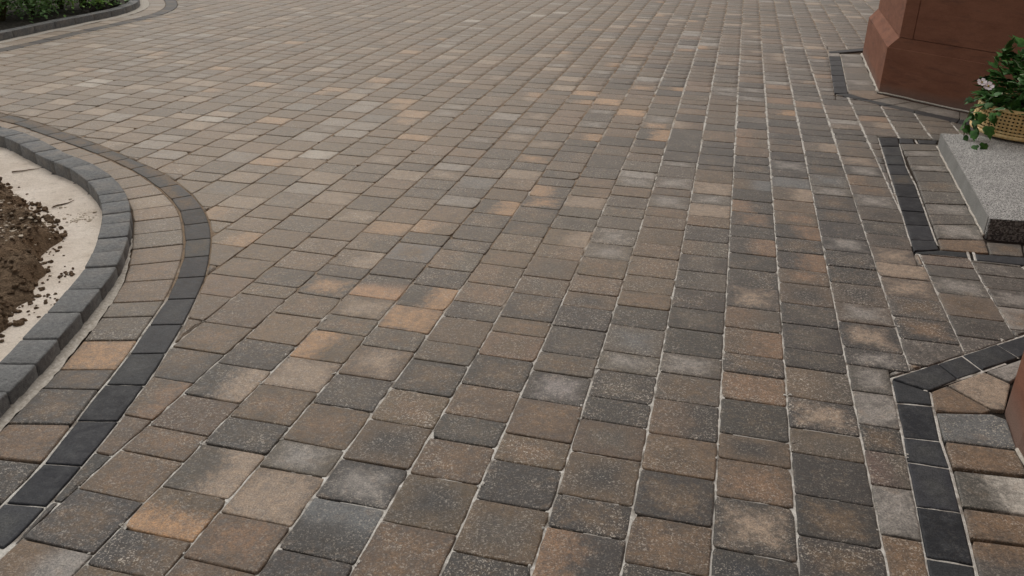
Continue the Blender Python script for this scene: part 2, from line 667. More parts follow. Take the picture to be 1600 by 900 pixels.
EDGE2 = BED2.offset(-.30)
BAND2 = BED2.offset(-.44)

E_NEAR = g([(1392, 591), (1600, 523.5), (1800, 458), (2000, 1000), (1472, 1000)])
E_STEP = g([(1372, 214), (1455, 218.5), (1900, 243), (1900, 445), (1600, 414), (1427, 393)])
E_FAR = g([(1294, 80.5), (1350, 75), (1800, 36), (1800, 262), (1500, 193), (1305, 147)])
EXCL = [ccw(e) for e in (E_NEAR, E_STEP, E_FAR)]


def side(line, q):
    d, s_, f_, t = line.near(q)
    return (q[0] - f_[0]) * -t[1] + (q[1] - f_[1]) * t[0], d, f_, t   # + = left of travel


# ------------------------------------------------------------------ main field of pavers
COURSES = {
    -8: "254 dg 267 Ta 284 l 300 g 320 b 338 bt",
    -7: "254 g 268 d 280 bt 297 T 316 t 336 d 357 b 380 b 401 bt 427 t 455 b 490 b",
    -6: "264 T 278 t 291 bt 305 d 325 bTm 344 b 370 b 391 bt 416 d 441 b 458 b 503 bt 542 db 585 bor 640 b 694 d 765 d",
    -5: "264 bT 278 dg 292 d 306 b 323 bt 344 O 363 dbl 388 bTr 412 d 428 dOm 457 bt 488 t 528 d 567 dTr 615 b 664 bt 703 btm 764 dbm 842 tlr 925",
    -4: "207 bT 219 b 231 d 246 d 261 bt 274 bGa 292 d 304 l 320 bt 343 bOl 362 d 378 Gb 404 d 428 Odt 460 bT 490 gt 514 bOl 556 bTa 600 bt 651 dg 693 gTr 760 bOn 825 dbr 882 b 940",
    -3: "218 bT 230 d 240 bOm 252 d 263 T 277 btr 293 b 310 dOr 331 dbm 351 d 372 db 389 gtl 417 d 443 dOr 475 O 510 gb 539 bTm 583 dg 629 bt 686 glm 728 Ta 801 bo 871 bt 940",
    -2: "206 bOr 217 d 236 dbr 251 b 265 dgr 276 gdr 288 dOl 305 dOm 322 db 344 db 364 b 389 bt 411 btl 440 bo 469 dgr 493 b 531 gb 560 db 606 bt 654 bdm 716 dl 776 dGt 857 d 930",
    -1: "212 d 226 bg 240 d 260 d 276 bt 290 btr 304 T 322 g 336 gd 356 bTr 380 btr 400 bg 430 bg 457 db 494 bt 517 tb 553 dbm 599 b 645 dg 683 bt 739 bd 814 bt 905 d",
    0: "200 dOr 217 d 228 b 250 g 265 l 276 gl 290 bt 304 g 321 gb 336 g 354 gl 378 gl 401 bt 428 bt 454 bd 476 d 508 dg 549 gb 578 dLm 621 bt 676 bt 717 d 779 bg 860 d 930",
    1: "200 d 217 d 235 dg 250 gl 258 g 275 gl 292 bg 303 gl 322 bt 336 b 354 b 378 bt 399 bt 428 b 453 bt 476 d 506 gGm 547 gl 576 dg 618 d 653 bg 704 bd 771 db 822 dol 910",
    2: "203 bt 219 d 240 dg 256 db 264 b 283 bTa 301 gl 316 bTa 336 btl 351 d 374 gbl 396 dg 421 dgr 449 d 479 dg 511 d 550 gl 581 gb 622 bdr 676 tb 733 dbm 803 bt 878 d",
    3: "200 bol 214 bol 228 b 242 d 254 db 267 gd 278 bGr 294 d 311 dol 329 dom 350 d 369 dor 394 d 418 d 444 dTm 478 tgr 510 bor 550 db 579 boa 621 d 675 bd 714 bo 774 dTm 855 dy 930",
    4: "207 d 216 bd 236 d 249 dlm 264 d 275 gGa 291 bTr 311 tb 328 bo 349 dor 370 db 391 dor 418 bo 440 bd 472 dg 504 dg 543 dg 572 tgr 619 dTm 667 bg 706 d 771 db 836 db 910",
    5: "221 bTr 235 d 256 db 271 gGm 290 glm 303 db 325 db 344 d 369 dlm 390 dg 414 d 440 bd 471 blm 501 dTm 542 dlm 569 gl 610 gla 662 db 703 rgr 757 gla 835 bta 915",
    6: "217 gb 228 b 243 bT 257 dlm 272 btl 288 bt 302 gl 322 bd 343 dg 364 bd 384 bTm 409 bTa 431 bT 461 gb 493 dt 529 g 569 bt 600 g",
    7: "375 g 393 t 412 g 430 gl 457 tb 492 gd 524 g 560 g", 8: "395 g 410 g 428 g 450 gl 478 lt 514 g 545 b",
}
ACC = """172 109 l;355 107 O;130 135 W;80 134 T;50 144 T;157 126 W;232 134 T;317 157 T;167 174 T;205 180 l;305 186 W;342 192 T;357 214 T;250 210 l;240 189 T
212 200 T;180 150 l;270 179 T;385 172 gGm;342 130 T;330 176 T;300 130 T;232 64 l;25 85 l;230 80 T;232 89 T;315 54 l;215 39 T;92 160 T;290 99 T;364 214 T;464 217 l
536 212 T;644 217 O;433 240 T;480 247 W;403 255 bOa;353 250 l;375 271 T;344 289 gGm;500 275 T;475 290 l;530 260 l;372 314 T;339 333 bOl;528 305 bTm
432 131 O;517 136 O;585 129 O;450 170 gGa;557 170 l;592 180 G;622 160 O;662 175 O;632 186 bOm;645 216 O;555 200 l;535 212 l;415 190 O;702 87 T;710 81 T;760 97 T;600 96 T
632 81 O;540 149 T;470 136 G;432 111 T;490 109 T;730 33 W;632 33 T;585 26 T;795 29 l;750 44 l;565 77 T;472 66 O;425 67 l;432 31 T;717 129 T;525 186 l;700 175 gl
835 26 W;870 20 W;1042 20 T;1007 30 T;1065 32 T;852 86 T;997 87 bOm;860 107 T;947 60 T;1015 122 l;1007 137 bOm;1040 160 bom;947 162 O;915 146 O;895 120 T;985 180 O
882 135 T;835 185 bTm;1027 210 bOr;1072 196 bTl;1080 185 d;1150 39 T;1150 22 T;985 105 gl;1135 140 gl;1170 151 gl;1170 210 bOl;807 212 bOl;1215 136 boa;1220 157 boa
1232 177 bOr;1280 90 bOm;1285 120 boa;1277 167 boa;1365 182 boa;1275 72 T;1330 8 T;1345 26 T;1280 5 T;460 12 T;520 20 T;560 8 l;655 12 T;700 24 l;905 12 l;960 40 T;1100 60 gl
630 172 bOr;700 160 g;745 150 dg;760 190 dg;620 120 d;640 132 dG;665 130 d;680 70 dG;520 165 d;430 125 d;395 45 T;380 60 T;345 20 T;270 55 l;140 70 T;60 110 l;115 118 T"""
acc_pts = []
for t in ACC.replace('\n', ';').split(';'):
    x, y, c_ = t.split()
    acc_pts.append((*G(float(x), float(y)), c_))
KMIN, KMAX = -62, 20
YMAX = 17.5
import collections
accs = collections.defaultdict(list)
for x, y, c_ in acc_pts:
    accs[math.floor((x - X0) / W)].append((y, c_))

stones = []          # (polygon cell, token, axis)
cross_sand = []
LEN = (.67, .83, 1.0)
for k in range(KMIN, KMAX):
    xl = X0 + k * W
    xc = xl + W / 2
    cells = []       # (ynear, yfar, tok)
    ys, toks = [], []
    if k in COURSES:
        t = COURSES[k].split()
        for i in range(0, len(t) - 1, 2):
            py = float(t[i])
            lo, hi = 0.3, 16.0
            for _ in range(40):       # Y on this course's left joint at this height in the photo
                mid = (lo + hi) / 2
                if PX(xl + .01, mid)[1] > py:
                    lo = mid
                else:
                    hi = mid
            ys.append(lo)
            toks.append(t[i + 1])
        if len(t) % 2:
            py = float(t[-1])
            lo, hi = 0.3, 16.0
            for _ in range(40):
                mid = (lo + hi) / 2
                if PX(xl + .01, mid)[1] > py:
                    lo = mid
                else:
                    hi = mid
            ys.append(lo)
        else:
            ys.append(ys[-1] - .83 * W)
        fixed = []
        for i in range(len(ys) - 1):
            L = ys[i] - ys[i + 1]
            if L > 1.35 * W:          # two stones whose joint does not show
                mid = ys[i] - L * U(.44, .56)
                fixed += [(mid, ys[i], toks[i]), (ys[i + 1], mid, toks[i][0])]
            else:
                fixed.append((ys[i + 1], ys[i], toks[i]))
        cells += fixed
        y1, y0 = ys[0], ys[-1]
    else:
        y0 = y1 = U(1.0, 3.0)
    y = y1
    while y < YMAX:
        L = random.choices(LEN, (.36, .34, .3))[0] * W * U(.985, 1.015)
        tk = rnd_tok()
        for ay, c_ in accs[k]:
            if y <= ay < y + L:
                tk = c_
        cells.append((y, y + L, tk))
        y += L
    y = y0
    while y > .2:
        L = random.choices(LEN, (.36, .34, .3))[0] * W
        cells.append((y - L, y, rnd_tok()))
        y -= L
    jslope = {}
    slope = -0.012                    # cross joints are laid slightly off square
    for (a_, b_, tk) in cells:
        for q in (a_, b_):
            if round(q, 5) not in jslope:
                jslope[round(q, 5)] = slope + U(-.014, .014)
        P = [(xl, a_), (xl + W, a_ + W * jslope[round(a_, 5)]), (xl + W, b_ + W * jslope[round(b_, 5)]), (xl, b_)]
        c = (xc, (a_ + b_) / 2)
        px, py, z_ = PX(*c)
        if not (-420 < px < 2050 and -190 < py < 1120):
            continue
        stones.append((P, tk, c, px, py, z_, k))

gapf = lambda d: .0019 if abs(d[1]) > .7 else .0009
cut = []
for P, tk, c, px, py, z_, k in stones:
    parts_ = [(P, False)]
    s_, d_, f_, t_ = side(BAND_OUT, c)
    if d_ < .2 or s_ < 0:             # the bed lies to the right of travel (far -> near)
        if s_ < 0 and d_ >= .2:
            continue
        q = P
        for _ in range(4):
            nn = (-t_[1], t_[0])
            q = clip(P, (f_[0] + nn[0] * .001, f_[1] + nn[1] * .001), nn)
            if len(q) < 3:
                break
            s_, d_, f_, t_ = side(BAND_OUT, (sum(p[0] for p in q) / len(q), sum(p[1] for p in q) / len(q)))
        parts_ = [(q, True)] if len(q) > 2 else []
    s_, d_, f_, t_ = side(BAND2, c)   # second bed: lies to the left of travel
    if (d_ < .25 or s_ > 0) and c[1] > 6 and c[0] < -3.5:
        if s_ > 0 and d_ >= .25:
            continue
        nn = (t_[1], -t_[0])
        parts_ = [(clip(q, f_, nn), True) for q, _ in parts_]
    for E_ in EXCL:
        new = []
        for q, cf in parts_:
            core = q
            for i in range(len(E_)):
                a_, b_ = E_[i], E_[(i + 1) % len(E_)]
                core = clip(core, a_, (a_[1] - b_[1], b_[0] - a_[0]))
                if len(core) < 3:
                    break
            if len(core) < 3 or area(ccw(core)) < 1e-5:      # clear of this zone
                new.append((q, cf))
                continue
            rest = q
            for i in reversed(range(len(E_))):
                a_, b_ = E_[i], E_[(i + 1) % len(E_)]
                dx, dy = b_[0] - a_[0], b_[1] - a_[1]
                L = math.hypot(dx, dy)
                nn = (dy / L, -dx / L)
                if len(rest) < 3:
                    break
                o_ = clip(rest, a_, nn)
                if len(o_) > 2 and area(ccw(o_)) > .0004:
                    new.append((o_, cf or len(o_) != 4 or abs(area(ccw(o_)) - area(ccw(rest))) > 1e-5))
                rest = clip(rest, a_, (-nn[0], -nn[1]))
        parts_ = new
    for q, cf in parts_:
        if len(q) < 3:
            continue
        q = ccw(q)
        q = inset(q, gapf if not cf else (lambda d: .0019 if abs(d[1]) > .995 else .0014))
        if len(q) < 3 or area(q) < .001 or area(q) / max(math.hypot(a_[0] - b_[0], a_[1] - b_[1]) for a_ in q for b_ in q) < .010:
            continue
        pts = [PX(*p) for p in q]
        vis = 0
        if all(-20 < p[0] < 1620 and -10 < p[1] < 920 for p in pts) or (-30 < px < 1630 and -30 < py < 930):
            vis = abs(area([(p[0], p[1]) for p in pts]))
        cut.append((vis, q, tk, cf, z_))
cut.sort(key=lambda s: -s[0])

# the bed sheet, which carries the paving
bed_pts = [G(-60, 712), *[p for p in KERB_BASE.offset(-.06).p[::-1]]]
bed_pts += [(-16, KERB_BASE.p[0][1] + 1.0), (-16, BED2.p[0][1])]
bed_pts += [p for p in BED2.offset(.05).p]
bed_pts += [(-16, BED2.p[-1][1] + 1), (-16, 19), (7, 19), (7, .1), (-2.2, .1)]
drive = mesh('driveway', [(x, y, -.013) for x, y in bed_pts], [tuple(range(len(bed_pts)))[::-1]], M['bed'])
tag(drive, 'driveway of tumbled brown and charcoal concrete pavers sweeping past the house', 'driveway', kind='structure')
NIND = 300
rest = Acc()
for i, (vis, q, tk, cf, z_) in enumerate(cut):
    if i < NIND:
        A = Acc()
        stone(A, q, tk, 0, r=.0135 if not cf else .006, bev=.0042 if not cf else .0035, jit=.0019)
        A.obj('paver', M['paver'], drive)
    else:
        stone(rest, q, tk, 1 if z_ < 7 else 2, r=.012, bev=.005)
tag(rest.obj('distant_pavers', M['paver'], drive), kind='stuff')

# ------------------------------------------------------------------ joint sand along the courses
jv, jf = [], []
def sandstrip(pts, wd, zlo, zhi, cap=True):
    b0 = len(jv)
    n = len(pts)
    for i, (x, y) in enumerate(pts):
        a_, b_ = pts[max(i - 1, 0)], pts[min(i + 1, n - 1)]
        dx, dy = b_[0] - a_[0], b_[1] - a_[1]
        L = math.hypot(dx, dy) or 1
        nx, ny = -dy / L, dx / L
        z_ = U(zlo, zhi)
        if y > 4.2 and zlo < -.006:
            z_ = z_ * max(.3, 1 - (y - 4.2) * .35)        # joints brushed fuller further out
        for s_, zz in ((-1, z_ - .0015), (0, z_), (1, z_ - .0015)):
            jv.append((x + nx * wd * s_, y + ny * wd * s_, zz))
    for i in range(n - 1):
        for j in (0, 1):
            a_ = b0 + i * 3 + j
            jf.append((a_, a_ + 1, a_ + 4, a_ + 3) if False else (a_ + 3, a_ + 4, a_ + 1, a_))


def excluded(p):
    s_, d_, f_, t_ = side(BAND_OUT, p)
    if s_ < 0:
        return True
    if p[1] > 6 and p[0] < -3.5 and side(BAND2, p)[0] > 0:
        return True
    for E_ in EXCL:
        if all((E_[(i + 1) % len(E_)][0] - E_[i][0]) * (p[1] - E_[i][1]) - (E_[(i + 1) % len(E_)][1] - E_[i][1]) * (p[0] - E_[i][0]) > 0 for i in range(len(E_))):
            return True
    return False


for k in range(KMIN, KMAX):
    x = X0 + k * W
    y = .8
    run = []
    while y < 16.5:
        px, py, z_ = PX(x, y)
        ok = -60 < px < 1700 and -20 < py < 960 and not excluded((x, y))
        if ok:
            run.append((x + U(-.0006, .0006), y))
        if not ok or len(run) > 200:
            if len(run) > 1:
                sandstrip(run, .0135, -.0066, -.0011)
            run = run[-1:] if ok else []
        y += .035 if z_ < 5 else .07
    if len(run) > 1:
        sandstrip(run, .0135, -.0066, -.0011)
for i, (vis, q, tk, cf, z_) in enumerate(cut):
    if z_ < 6 and not cf and R() < .42 and len(q) == 4:
        # sand caught in part of a cross joint (far edge)
        far = sorted(q, key=lambda p: -p[1])[:2]
        far.sort()
        a_, b_ = (far[0][0], far[0][1] + .0015), (far[1][0], far[1][1] + .0015)
        t0 = U(0, .6); t1 = min(1, t0 + U(.25, .8))
        sandstrip([lerp(a_, b_, t0 + (t1 - t0) * j / 4) for j in range(5)], .0035, -.0045, -.0022)
sand = mesh('joint_sand', jv, jf, M['sand'], parent=drive)
tag(sand, kind='stuff')

# ------------------------------------------------------------------ strips of fitted stones (dark bands, edging course)
def quadstone(name, pts, tok, mat, parent, ins=.002, r=.003, bev=.0025, sharp=True, axis=(0, 1), z=None):
    q = inset(ccw(pts), ins)
    if len(q) < 3:
        return
    A = Acc()
    stone(A, q, tok, 0, r=r, bev=bev, jit=.0005, sharp=sharp, axis=axis, z=z)
    A.obj(name, mat, parent)


def strip(name, LA, LB, cuts, toks, mat, parent, **kw):
    for i in range(len(cuts) - 1):
        a0, a1 = LA.at(cuts[i]), LA.at(cuts[i + 1])
        am = LA.at((cuts[i] + cuts[i + 1]) / 2)
        b0, b1, bm = LB.near(a0)[2], LB.near(a1)[2], LB.near(am)[2]
        ax = (a1[0] - a0[0], a1[1] - a0[1])
        L = math.hypot(*ax)
        quadstone(name, [a0, am, a1, b1, bm, b0], toks[i % len(toks)] if not callable(toks) else toks(i), mat, parent, axis=(ax[0] / L, ax[1] / L), **kw)


def cuts_from(line, pix, step):
    """joint positions read at photo points, continued with even steps beyond both ends"""
    c = sorted(line.near(G(*p))[1] for p in pix)
    nb = 0
    while c[0] > step:
        c.insert(0, c[0] - step * U(.95, 1.05)); nb += 1
    while c[-1] < line.len - .05:
        c.append(c[-1] + step)
    return c, nb


# left dark band
jb = [(282, 330), (288, 352), (289, 376), (286, 403), (274, 435), (261, 468), (236, 508), (204, 553), (167, 601), (125, 658), (61, 724), (6, 786)]
c, nb = cuts_from(BAND_IN, jb, .21)
tl = ['y', 'z', 'yz', 'zb', 'y', 'zbm', 'z', 'y', 'yzm'] 
near_t = ['x', 'y', 'zg', 'y', 'y', 'yz', 'y', 'yzm', 'x', 'x', 'x', 'yzm', 'y']
strip('dark_paver', BAND_IN, BAND_OUT, c, lambda i: near_t[min(i - nb, 12)] if i >= nb else ('zb' + random.choice('lrm')), M['dark'], drive, ins=.0028, z=.001)
sandl = []
jv, jf = [], []
def lines_sand(line, wd=.006, z0=-.005, z1=-.002, step=.04):
    n = int(line.len / step)
    sandstrip([line.at(i * step) for i in range(n)], wd, z0, z1)
lines_sand(BAND_IN)
lines_sand(BAND_OUT, .022, -.0065, -.003)
for s_ in c:
    if BAND_IN.at(s_)[1] < 2.6:
        a_ = BAND_IN.at(s_)
        b_ = BAND_OUT.near(a_)[2]
        sandstrip([lerp(a_, b_, j / 4) for j in range(5)], .0045, -.004, -.002)
# edging course between kerb and band
je = [(275, 435), (261, 469), (251, 493), (222, 530), (190, 576), (160, 608), (122, 662), (66, 722), (4, 787)]
c, nb = cuts_from(BAND_IN, je, .19)
ed = ['b', 'g', 'g', 'bOa', 'db', 'db', 'bta', 'd', 'db']
far_e = ['bt', 'T', 'bo', 'b', 'g', 'bg', 'boa', 'b', 'bo', 'btm', 'b', 'g']
EDGE_L = KERB_BASE.offset(.006)
mixpts = []
for p in KERB_BASE.p:
    d_, s_, f_, t_ = HAUNCH_OUT.near(p)
    mixpts.append(f_ if d_ < .16 and 0.02 < s_ < HAUNCH_OUT.len - .01 else p)
EDGE_L = Line(mixpts).smooth(4)
strip('edging_paver', BAND_IN.offset(-.004), EDGE_L.offset(.003), c, lambda i: ed[min(i - nb, 8)] if i >= nb else far_e[(i * 5) % 12], M['paver'], drive, ins=.002, r=.008, bev=.005, sharp=False)
# second bed: edging and dark band
c = [i * .2 for i in range(int(BED2.len / .2))]
strip('edging_paver', BED2.offset(-.10), EDGE2, c, lambda i: ('t', 'T', 'bt', 'l', 'b')[i % 5], M['paver'], drive, ins=.002, r=.008, bev=.005, sharp=False)
strip('dark_paver', EDGE2, BAND2, c, lambda i: ('z', 'zb', 'y', 'zg')[i % 4], M['dark'], drive, ins=.003)

# right hand bands, laid stone by stone
def Q(name, px, tok, mat='paver', **kw):
    pts = g(px)
    d_ = dict(ins=.0028, r=.003, bev=.0025, sharp=True) if mat == 'dark' else dict(ins=.0018, r=.007, bev=.004, sharp=False)
    d_.update(kw)
    quadstone(name, pts, tok, M[mat], drive, **d_)


Q('dark_paver', [(1392.5, 592), (1454, 612), (1458, 633), (1400.5, 628)], 'y', 'dark')
nj = [((1400.5, 629), (1458, 634)), ((1411, 683), (1470.5, 690)), ((1417, 721), (1485, 732)), ((1431, 791), (1503, 801)), ((1446, 871), (1523, 884)), ((1462, 965), (1545, 985))]
for (l0, r0), (l1, r1), t in zip(nj, nj[1:], ['x', 'yzm', 'yzm', 'x', 'y']):
    Q('dark_paver', [l0, r0, r1, l1], t, 'dark')
for p, t in (([(1393, 591), (1465, 567.5), (1497, 593), (1453, 611)], 'yzm'), ([(1465, 567.5), (1503, 555), (1536, 579), (1497, 592)], 'yz'),
             ([(1503, 555), (1557, 537.5), (1592, 559), (1536, 579)], 'yzm'), ([(1557, 537.5), (1625, 515.5), (1655, 536), (1592, 559)], 'y'), ([(1625, 515.5), (1700, 491), (1730, 510), (1655, 536)], 'y')):
    Q('dark_paver', p, t, 'dark')
for p, t in (([(1480, 601.5), (1537, 580.5), (1580, 600), (1571, 641), (1553, 641)], 'gTa'), ([(1455, 611.5), (1479, 602), (1551, 641.5), (1535, 646), (1461, 643)], 'bta'),
             ([(1463, 644), (1550, 646), (1574, 655), (1590, 703), (1475, 688)], 'gGa'), ([(1476, 690), (1590, 704), (1607, 744), (1489, 731)], 'bta'),
             ([(1490, 734), (1607, 747), (1632, 808), (1503, 791)], 'gWr'), ([(1504, 794), (1633, 811), (1650, 858), (1515, 841)], 'bta'),
             ([(1516, 844), (1651, 861), (1672, 925), (1531, 905)], 'gtt'), ([(1532, 908), (1672, 928), (1690, 985), (1546, 970)], 'g'),
             ([(1541, 580), (1592, 562), (1640, 546), (1580, 597)], 'gla'),
             ([(1594, 562), (1650, 543), (1640, 560), (1600, 575)], 'b')):
    Q('edging_paver', p, t)
zz = lambda L: [(1300 + x / 3.75, 180 + y / 3.75) for x, y in L]
l_ = [(1372 + (180 + y / 3.75 - 214) * .3073 + .6, 180 + y / 3.75) for y in (182, 235, 290, 345, 405, 478, 558, 640, 730, 797)]
r_ = zz([(400, 182), (416, 238), (433, 292), (458, 350), (490, 408), (515, 485), (548, 568), (576, 645), (608, 735), (630, 788)])
for i, t in enumerate(['zy', 'yz', 'y', 'zg', 'x', 'x', 'x', 'y', 'y']):
    Q('dark_paver', [l_[i], r_[i], r_[i + 1], l_[i + 1]], t, 'dark')
Q('dark_paver', zz([(271, 130), (388, 131), (398, 180), (288, 180)]), 'x', 'dark')
Q('dark_paver', zz([(392, 131), (478, 138), (485, 166), (396, 164)]), 'y', 'dark')
Q('dark_paver', zz([(500, 141), (622, 148), (612, 168), (510, 166)]), 'y', 'dark')
Q('dark_paver', zz([(478, 802), (632, 792), (790, 805), (800, 838), (520, 815)]), 'y', 'dark')
Q('dark_paver', zz([(838, 812), (1125, 832), (1400, 858), (1400, 905), (1125, 880), (846, 850)]), 'y', 'dark')
Q('edging_paver', zz([(512, 816), (780, 840), (782, 856), (516, 832)]), 'l')
l_ = zz([(398, 166), (417, 206), (438, 240), (457, 290), (472, 323), (498, 385), (515, 441), (543, 516), (564, 581), (589, 640), (617, 724), (638, 785)])
r_ = zz([(622, 172), (626, 208), (652, 243), (676, 298), (693, 333), (727, 395), (756, 455), (790, 525), (825, 588), (853, 642), (897, 732), (922, 808)])
for i, t in enumerate(['g', 'gl', 'g', 'gl', 'g', 'gb', 'g', 'gl', 'g', 'gl', 'bta']):
    Q('edging_paver', [l_[i], r_[i], r_[i + 1], l_[i + 1]], t, bev=.005, r=.008)
Q('edging_paver', zz([(905, 742), (1110, 757), (1125, 828), (928, 812)]), 'gb')
Q('edging_paver', zz([(1120, 760), (1400, 782), (1420, 855), (1135, 829)]), 'g')
ff = lambda y: (1294 + (y - 82) * .143, 1312.5 + (y - 82) * .206, 1347 + (y - 86) * .43)
yy = [88, 95, 103, 110, 118, 127, 136, 146]
for i in range(7):
    a_, b_ = ff(yy[i]), ff(yy[i + 1])
    Q('dark_paver', [(a_[0], yy[i]), (a_[1], yy[i]), (b_[1], yy[i + 1]), (b_[0], yy[i + 1])], 'xyyxyyx'[i], 'dark')
Q('edging_paver', [(1294, 83), (1312, 83), (1313, 88), (1295, 88)], 'l')
Q('dark_paver', [(1294, 80.5), (1350, 75), (1349, 79.5), (1313, 82.5), (1296, 82.8)], 'y', 'dark')
yy = [84, 89, 97, 105, 114, 124, 133, 141, 147.5]
for i in range(8):
    a_, b_ = ff(yy[i]), ff(yy[i + 1])
    Q('edging_paver', [(a_[1] + .5, yy[i]), (a_[2] - 1, yy[i] + 1), (b_[2] - 1, yy[i + 1] + 1), (b_[1] + .5, yy[i + 1])], ('gl', 'g', 'gl', 'b', 'g', 'gl', 'g', 'bta')[i])
up_ = [(1325, 146), (1360, 156), (1395, 163.7), (1430, 171.5), (1500, 186), (1570, 201)]
lo_ = [(1305, 147), (1332, 153.5), (1380, 166), (1430, 177.5), (1495, 192.5), (1565, 208)]
fr_ = [(1372, 146.5), (1393, 151.5), (1425, 158.5), (1455, 165), (1500, 175), (1580, 193)]
for i in range(5):
    Q('dark_paver', [lo_[i], up_[i], up_[i + 1], lo_[i + 1]], 'yyzyy'[i], 'dark')
    Q('edging_paver', [up_[i], fr_[i], fr_[i + 1], up_[i + 1]], ('bta', 'g', 'g', 'gl', 'g')[i])

# pale sand in the joints beside the right hand bands
for L in ([(1392, 591), (1400, 628), (1411, 683), (1417, 721), (1431, 791), (1446, 871), (1462, 965)], [(1453, 611), (1458, 633), (1470.5, 690), (1485, 732), (1503, 801), (1523, 884), (1545, 985)],
          [(1392, 591), (1465, 567.5), (1557, 537.5), (1625, 515.5)], [(1436, 612.5), (1497, 592), (1536, 579), (1592, 559)],
          [(1372, 214.5), (1427, 393)], [(1405, 224), (1415, 258), (1431, 289), (1446, 331), (1462, 376), (1468, 390)],
          [(1294, 82), (1304, 147)], [(1313, 84), (1326, 146)], [(1325, 146), (1360, 156), (1430, 171.5), (1500, 186)]):
    ln = Line(g(L))
    lines_sand(ln, .0055, -.0045, -.002)
for a_, b_ in nj:
    sandstrip([lerp(G(*a_), G(*b_), j / 5) for j in range(6)], .0045, -.004, -.0015)
for a_, b_ in (((1503, 555), (1536, 579)), ((1557, 537.5), (1592, 559)), ((1432, 396), (1436, 402)), ((1430, 217), (1434, 224)), ((1512, 392), (1517, 410)), ((1521, 393), (1526, 409))):
    sandstrip([lerp(G(*a_), G(*b_), j / 3) for j in range(4)], .006, -.004, -.0015)
tag(mesh('band_joint_sand', jv, jf, M['sand'], parent=drive), kind='stuff')


crumbs = []
for vis, q, tk, cf, z_ in cut[:620]:
    if R() < .34 and vis > 0:
        p = random.choice(q)
        for _ in range(random.choice((1, 1, 2, 4))):
            r = U(.002, .0055)
            crumbs.append((p[0] + U(-.012, .012), p[1] + U(-.012, .012), r * .2, r, .6))

# ------------------------------------------------------------------ kerbs
def roughbox(name, foot, z0, z1, mat, parent, ch=.006, jit=.0015, smooth=True):
    """block on a four (or more) cornered footprint with worn, chamfered top edges"""
    foot = ccw(foot)
    n = len(foot)
    cx = sum(p[0] for p in foot) / n
    cy = sum(p[1] for p in foot) / n
    v, f = [], []
    o = []
    for i in range(n):
        p0, p1, p2 = foot[i - 1], foot[i], foot[(i + 1) % n]
        l1 = math.hypot(p1[0] - p0[0], p1[1] - p0[1]); l2 = math.hypot(p2[0] - p1[0], p2[1] - p1[1])
        t1, t2 = min(ch / l1, .3), min(ch / l2, .3)
        o += [lerp(p1, p0, t1), lerp(p1, p2, t2)]
        if l2 > .12:
            q = lerp(p1, p2, U(.4, .6))
            o.append((q[0] + U(-jit, jit), q[1] + U(-jit, jit)))
    k = len(o)
    tilt = U(-.01, .01)
    dz = U(-.0015, .0015)
    for (sc, z_) in ((0, z0), (0, z1 - ch), (ch * .35, z1 - ch * .3), (ch * 1.1, z1)):
        for p in o:
            dx, dy = cx - p[0], cy - p[1]
            L = math.hypot(dx, dy) or 1
            v.append((p[0] + dx / L * sc + U(-jit, jit) * .4, p[1] + dy / L * sc + U(-jit, jit) * .4, z_ + (dz + dx * tilt + U(-jit, jit) * .5 if z_ > z0 else 0)))
    v.append((cx, cy, z1 + dz + U(-.001, .001)))
    for q in range(3):
        for i in range(k):
            j = (i + 1) % k
            f.append((q * k + i, q * k + j, (q + 1) * k + j, (q + 1) * k + i))
    for i in range(k):
        f.append((3 * k + i, 3 * k + (i + 1) % k, 4 * k))
    return mesh(name, v, f, mat, smooth, parent)


def kerb(name, label, base, inner_off, cuts, h, zbot):
    e = empty(name, (*base.at(base.len / 2), 0))
    tag(e, label, 'kerb')
    inn = base.offset(inner_off)
    bpy.context.view_layer.update()
    for i in range(len(cuts) - 1):
        g_ = .0022
        a0, a1 = base.at(cuts[i] + g_), base.at(cuts[i + 1] - g_)
        am = base.at((cuts[i] + cuts[i + 1]) / 2)
        foot = [a0, am, a1, inn.near(a1)[2], inn.near(am)[2], inn.near(a0)[2]]
        ox, oy, _ = e.location
        o = roughbox('kerb_stone', [(x - ox, y - oy) for x, y in foot], zbot, h + U(-.002, .002), M['kerb'], e)
    return e


jk = [(211 - 8, 346), (205, 330), (200, 312), (190, 300), (168, 277), (136, 257), (106, 246), (201, 368), (193, 391), (183, 415), (161, 450), (136, 487), (103, 528), (64, 567), (22, 612)]
c = sorted(KERB_BASE.near(G(x, y, .05))[1] for x, y in jk)
d = [c[0]]
for s_ in c[1:]:
    if s_ - d[-1] > .09:
        d.append(s_)
while d[0] > .25:
    d.insert(0, d[0] - U(.2, .24))
while d[-1] < KERB_BASE.len - .2:
    d.append(d[-1] + .205)
kerb('kerb', 'curved dark grey kerb of short stones round the bare soil bed at left', KERB_BASE, -.125, d, .05, -.12)
kerb('kerb', 'pale grey kerb in front of the green shrubs at the far left', BED2, .11, [i * .3 for i in range(int(BED2.len / .3))], .07, -.12)

# mortar haunch along the foot of the near kerb
hv, hf = [], []
for i in range(60):
    p = HAUNCH_OUT.at(HAUNCH_OUT.len * i / 59)
    q = KERB_BASE.near(p)[2]
    q = lerp(q, p, -.1)
    for j in range(4):
        x, y = lerp(q, p, j / 3)
        hv.append((x + U(-.004, .004), y + U(-.004, .004), -.001 - .006 * j / 3 + U(-.0025, .003)))
for i in range(59):
    for j in range(3):
        a_ = i * 4 + j
        hf.append((a_, a_ + 1, a_ + 5, a_ + 4))
tag(mesh('mortar_haunch', hv, hf, M['mortar'], True, drive), kind='stuff')

